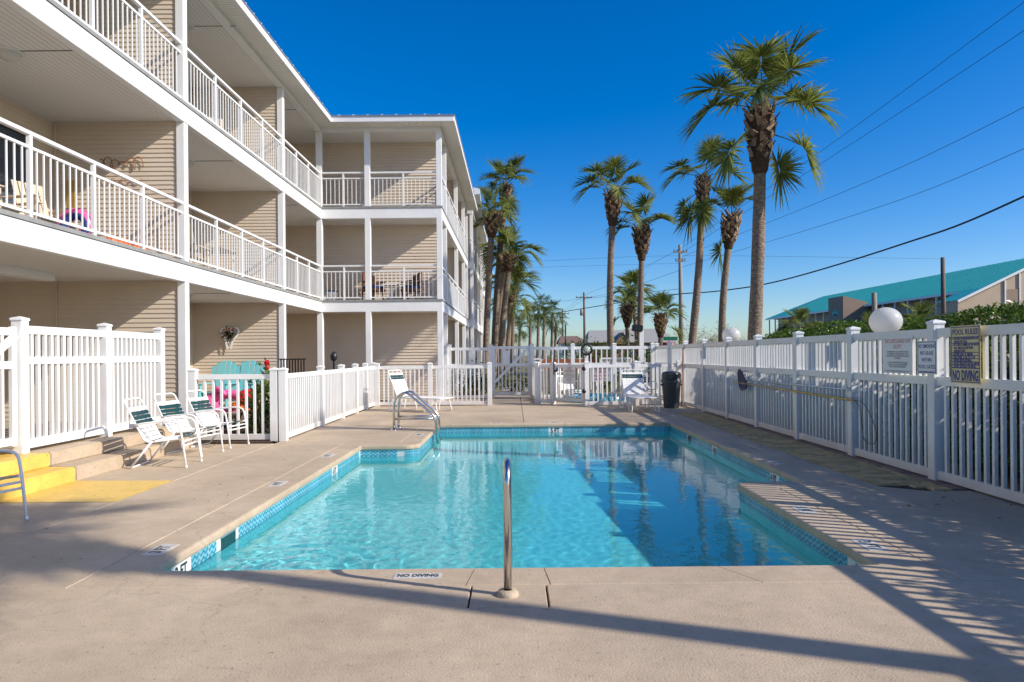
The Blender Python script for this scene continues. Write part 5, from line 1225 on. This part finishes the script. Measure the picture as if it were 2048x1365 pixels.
# teal roofed apartment house on the right
tl = thing('apartment_building', 'long tan apartment building with a teal metal roof on the right', 'building', (45, 62, 0))
XE, XR, ZE, ZR, YN, YF = 41.5, 48.0, 7.0, 10.1, 60.4, 112.5; sl = (ZR - ZE) / (XR - XE)
bb('wall', tl, (43.2, YN + .3, 0), (53, YF - 1, ZE + .3), 'stucco')
gw = MB(); gw.poly([(39.5, YN + .29, 0), (56.5, YN + .29, 0), (56.5, YN + .29, ZR - sl * 8.5 - .1), (XR, YN + .29, ZR - .1), (39.5, YN + .29, ZE - sl * 2.0 - .12)]); gw.build('gable_wall', 'stucco', tl)
gw = MB(); gw.poly([(39.5, YN + .29, 0), (39.5, YN + 2.2, 0), (39.5, YN + 2.2, 5.8), (39.5, YN + .29, 5.95)][::-1]); gw.build('porch_wall', 'stucco', tl)
rm = MB()
rm.poly([(XE, YN + 3, ZE), (XE, YF, ZE), (XR, YF - 6.5, ZR), (XR, YN, ZR), (XE, YN, ZE)][::-1]); rm.poly([(39.3, YN, ZE - sl * 2.2), (39.3, YN + 3, ZE - sl * 2.2), (XE - .002, YN + 3, ZE), (XE - .002, YN, ZE)][::-1])
rm.poly([(XR, YN, ZR), (XR, YF - 6.5, ZR), (57, YF, ZR - sl * 9), (57, YN, ZR - sl * 9)][::-1]); rm.poly([(XE, YF, ZE), (57, YF, ZR - sl * 9), (XR, YF - 6.5, ZR)])
tr_ = rm.build('roof', 'tealroof', tl)
y = YN + .6
while y < YF - 7: bx('roof_seam', tr_, ((XE + XR) / 2, y, (ZE + ZR) / 2 + .03), (math.hypot(XR - XE, ZR - ZE) - .05, .04, .03), 'tealroof', 0, (0, -math.atan(sl), 0)); y += .8
bb('eave_fascia', tr_, (XE - .04, YN + 3, ZE - .22), (XE - .005, YF, ZE - .01), 'trim')
rk = MB(); d = Vector((XR - 39.3, 0, ZR - (ZE - sl * 2.2))); rk.box(((XR + 39.3) / 2, YN - .02, (ZR + ZE - sl * 2.2) / 2 - .12), (d.length, .06, .22), Matrix.Rotation(-math.atan(sl), 3, 'Y')); rk.build('rake_board', 'trim', tr_)
y = YN + 4.5
while y < YF - .5:
    if not 79.5 < y < 85.5: bx('gallery_post', tl, (XE + .25, y, ZE / 2 - .1), (.16, .16, ZE - .22), 'trim')
    y += 2.45
bb('gallery_floor', tl, (XE, YN + 3, 3.25), (43.19, YF - 1, 3.55), 'trim')
mb = MB()
for z in (4.5, 3.75): mb.box((XE + .2, (YN + 3 + YF) / 2, z), (.05, YF - YN - 4, .06))
gr = mb.build('gallery_railing', 'trim', tl); mb = MB(); y = YN + 3.3
while y < YF - 1: mb.box((XE + .2, y, 4.12), (.03, .03, .72)); y += .16
stuff(mb.build('baluster', 'trim', gr))
y = YN + 5.5; k = 0
while y < YF - 2:
    if not 79 < y < 86:
        if k % 3 == 2:
            f = bb('door', tl, (43.12, y - .45, 3.56), (43.19, y + .45, 5.6), 'housegrey')
        else:
            f = bb('window', tl, (43.12, y - .65, 4.3), (43.19, y + .65, 5.7), 'trim'); bb('pane', f, (43.08, y - .55, 4.4), (43.115, y + .55, 5.6), 'glass')
        bb('window', tl, (43.12, y - .6, 1.0), (43.19, y + .6, 2.4), 'trim')
    y += 2.45; k += 1
for z in (1.2, 4.0):
    f = bb('window', tl, (47.1, YN + .2, z), (48.4, YN + .28, z + 1.4), 'trim'); bb('pane', f, (47.2, YN + .16, z + .1), (48.3, YN + .195, z + 1.3), 'glass')
for x in (43.6, 44.9, 46.6, 48.8): bb('trim_board', tl, (x, YN + .18, 0), (x + .12, YN + .285, ZE - .1 + max(0, (x - XE)) * sl - .2), 'trim')
bb('balcony_recess', tl, (43.75, YN + .22, 3.6), (44.88, YN + .284, 6.9), 'stucco2'); bb('balcony_rail', tl, (43.75, YN + .1, 3.6), (44.88, YN + .16, 4.5), 'trim')
tw2 = bb('stair_tower', tl, (39.0, 80.8, 0), (42.0, 84.6, 7.3), 'stucco2')
mb = MB(); mb.poly([(39, 80.8, 7.3), (42, 80.8, 7.3), (39, 80.8, 8.1)]); mb.poly([(39, 84.6, 7.3), (39, 84.6, 8.1), (42, 84.6, 7.3)]); mb.poly([(39, 80.8, 7.3), (39, 80.8, 8.1), (39, 84.6, 8.1), (39, 84.6, 7.3)]); mb.poly([(39, 80.8, 8.1), (42, 80.8, 7.3), (42, 84.6, 7.3), (39, 84.6, 8.1)])
mb.build('tower_top', 'stucco2', tw2)
# palm emblem on the tower, flat teal metal
em = MB()
for k in range(7):
    a = R(20 + k * 23); em.box((38.97, 82.7 + math.cos(a) * .42, 5.9 + math.sin(a) * .30), (.02, .75, .16), Matrix.Rotation(a, 3, 'X'))
em.box((38.97, 82.7, 4.9), (.02, .12, 1.8)); em.box((38.97, 82.7, 4.2), (.02, 1.6, .14)); em.build('palm_emblem', 'tealroof', tw2)

# dry leaves and grit blown over the deck and pavers
rl_ = random.Random(77); lf = MB()
for k in range(150):
    if k < 70: c = Vector((rl_.uniform(3.7, 4.7), rl_.uniform(5.5, 16), .006))
    elif k < 115: c = Vector((rl_.uniform(-4.6, -2.95), rl_.uniform(4.5, 19), .006))
    else: c = Vector((rl_.uniform(-3.5, 3.5), rl_.uniform(14.9, 19), .006))
    L = rl_.uniform(.008, .022) * (1.8 if k < 70 else 1); a = rl_.uniform(0, 6.28); d = Vector((math.cos(a), math.sin(a), 0)); w = Vector((-d.y, d.x, 0)) * L * .35
    lf.poly([c - d * L, c + w + Vector((0, 0, .006)), c + d * L + Vector((0, 0, .004)), c - w + Vector((0, 0, .002))])
stuff(tag(lf.build('fallen_leaves', 'brownleaf'), 'scattered dry leaves and grit on the deck and pavers', 'leaves'))
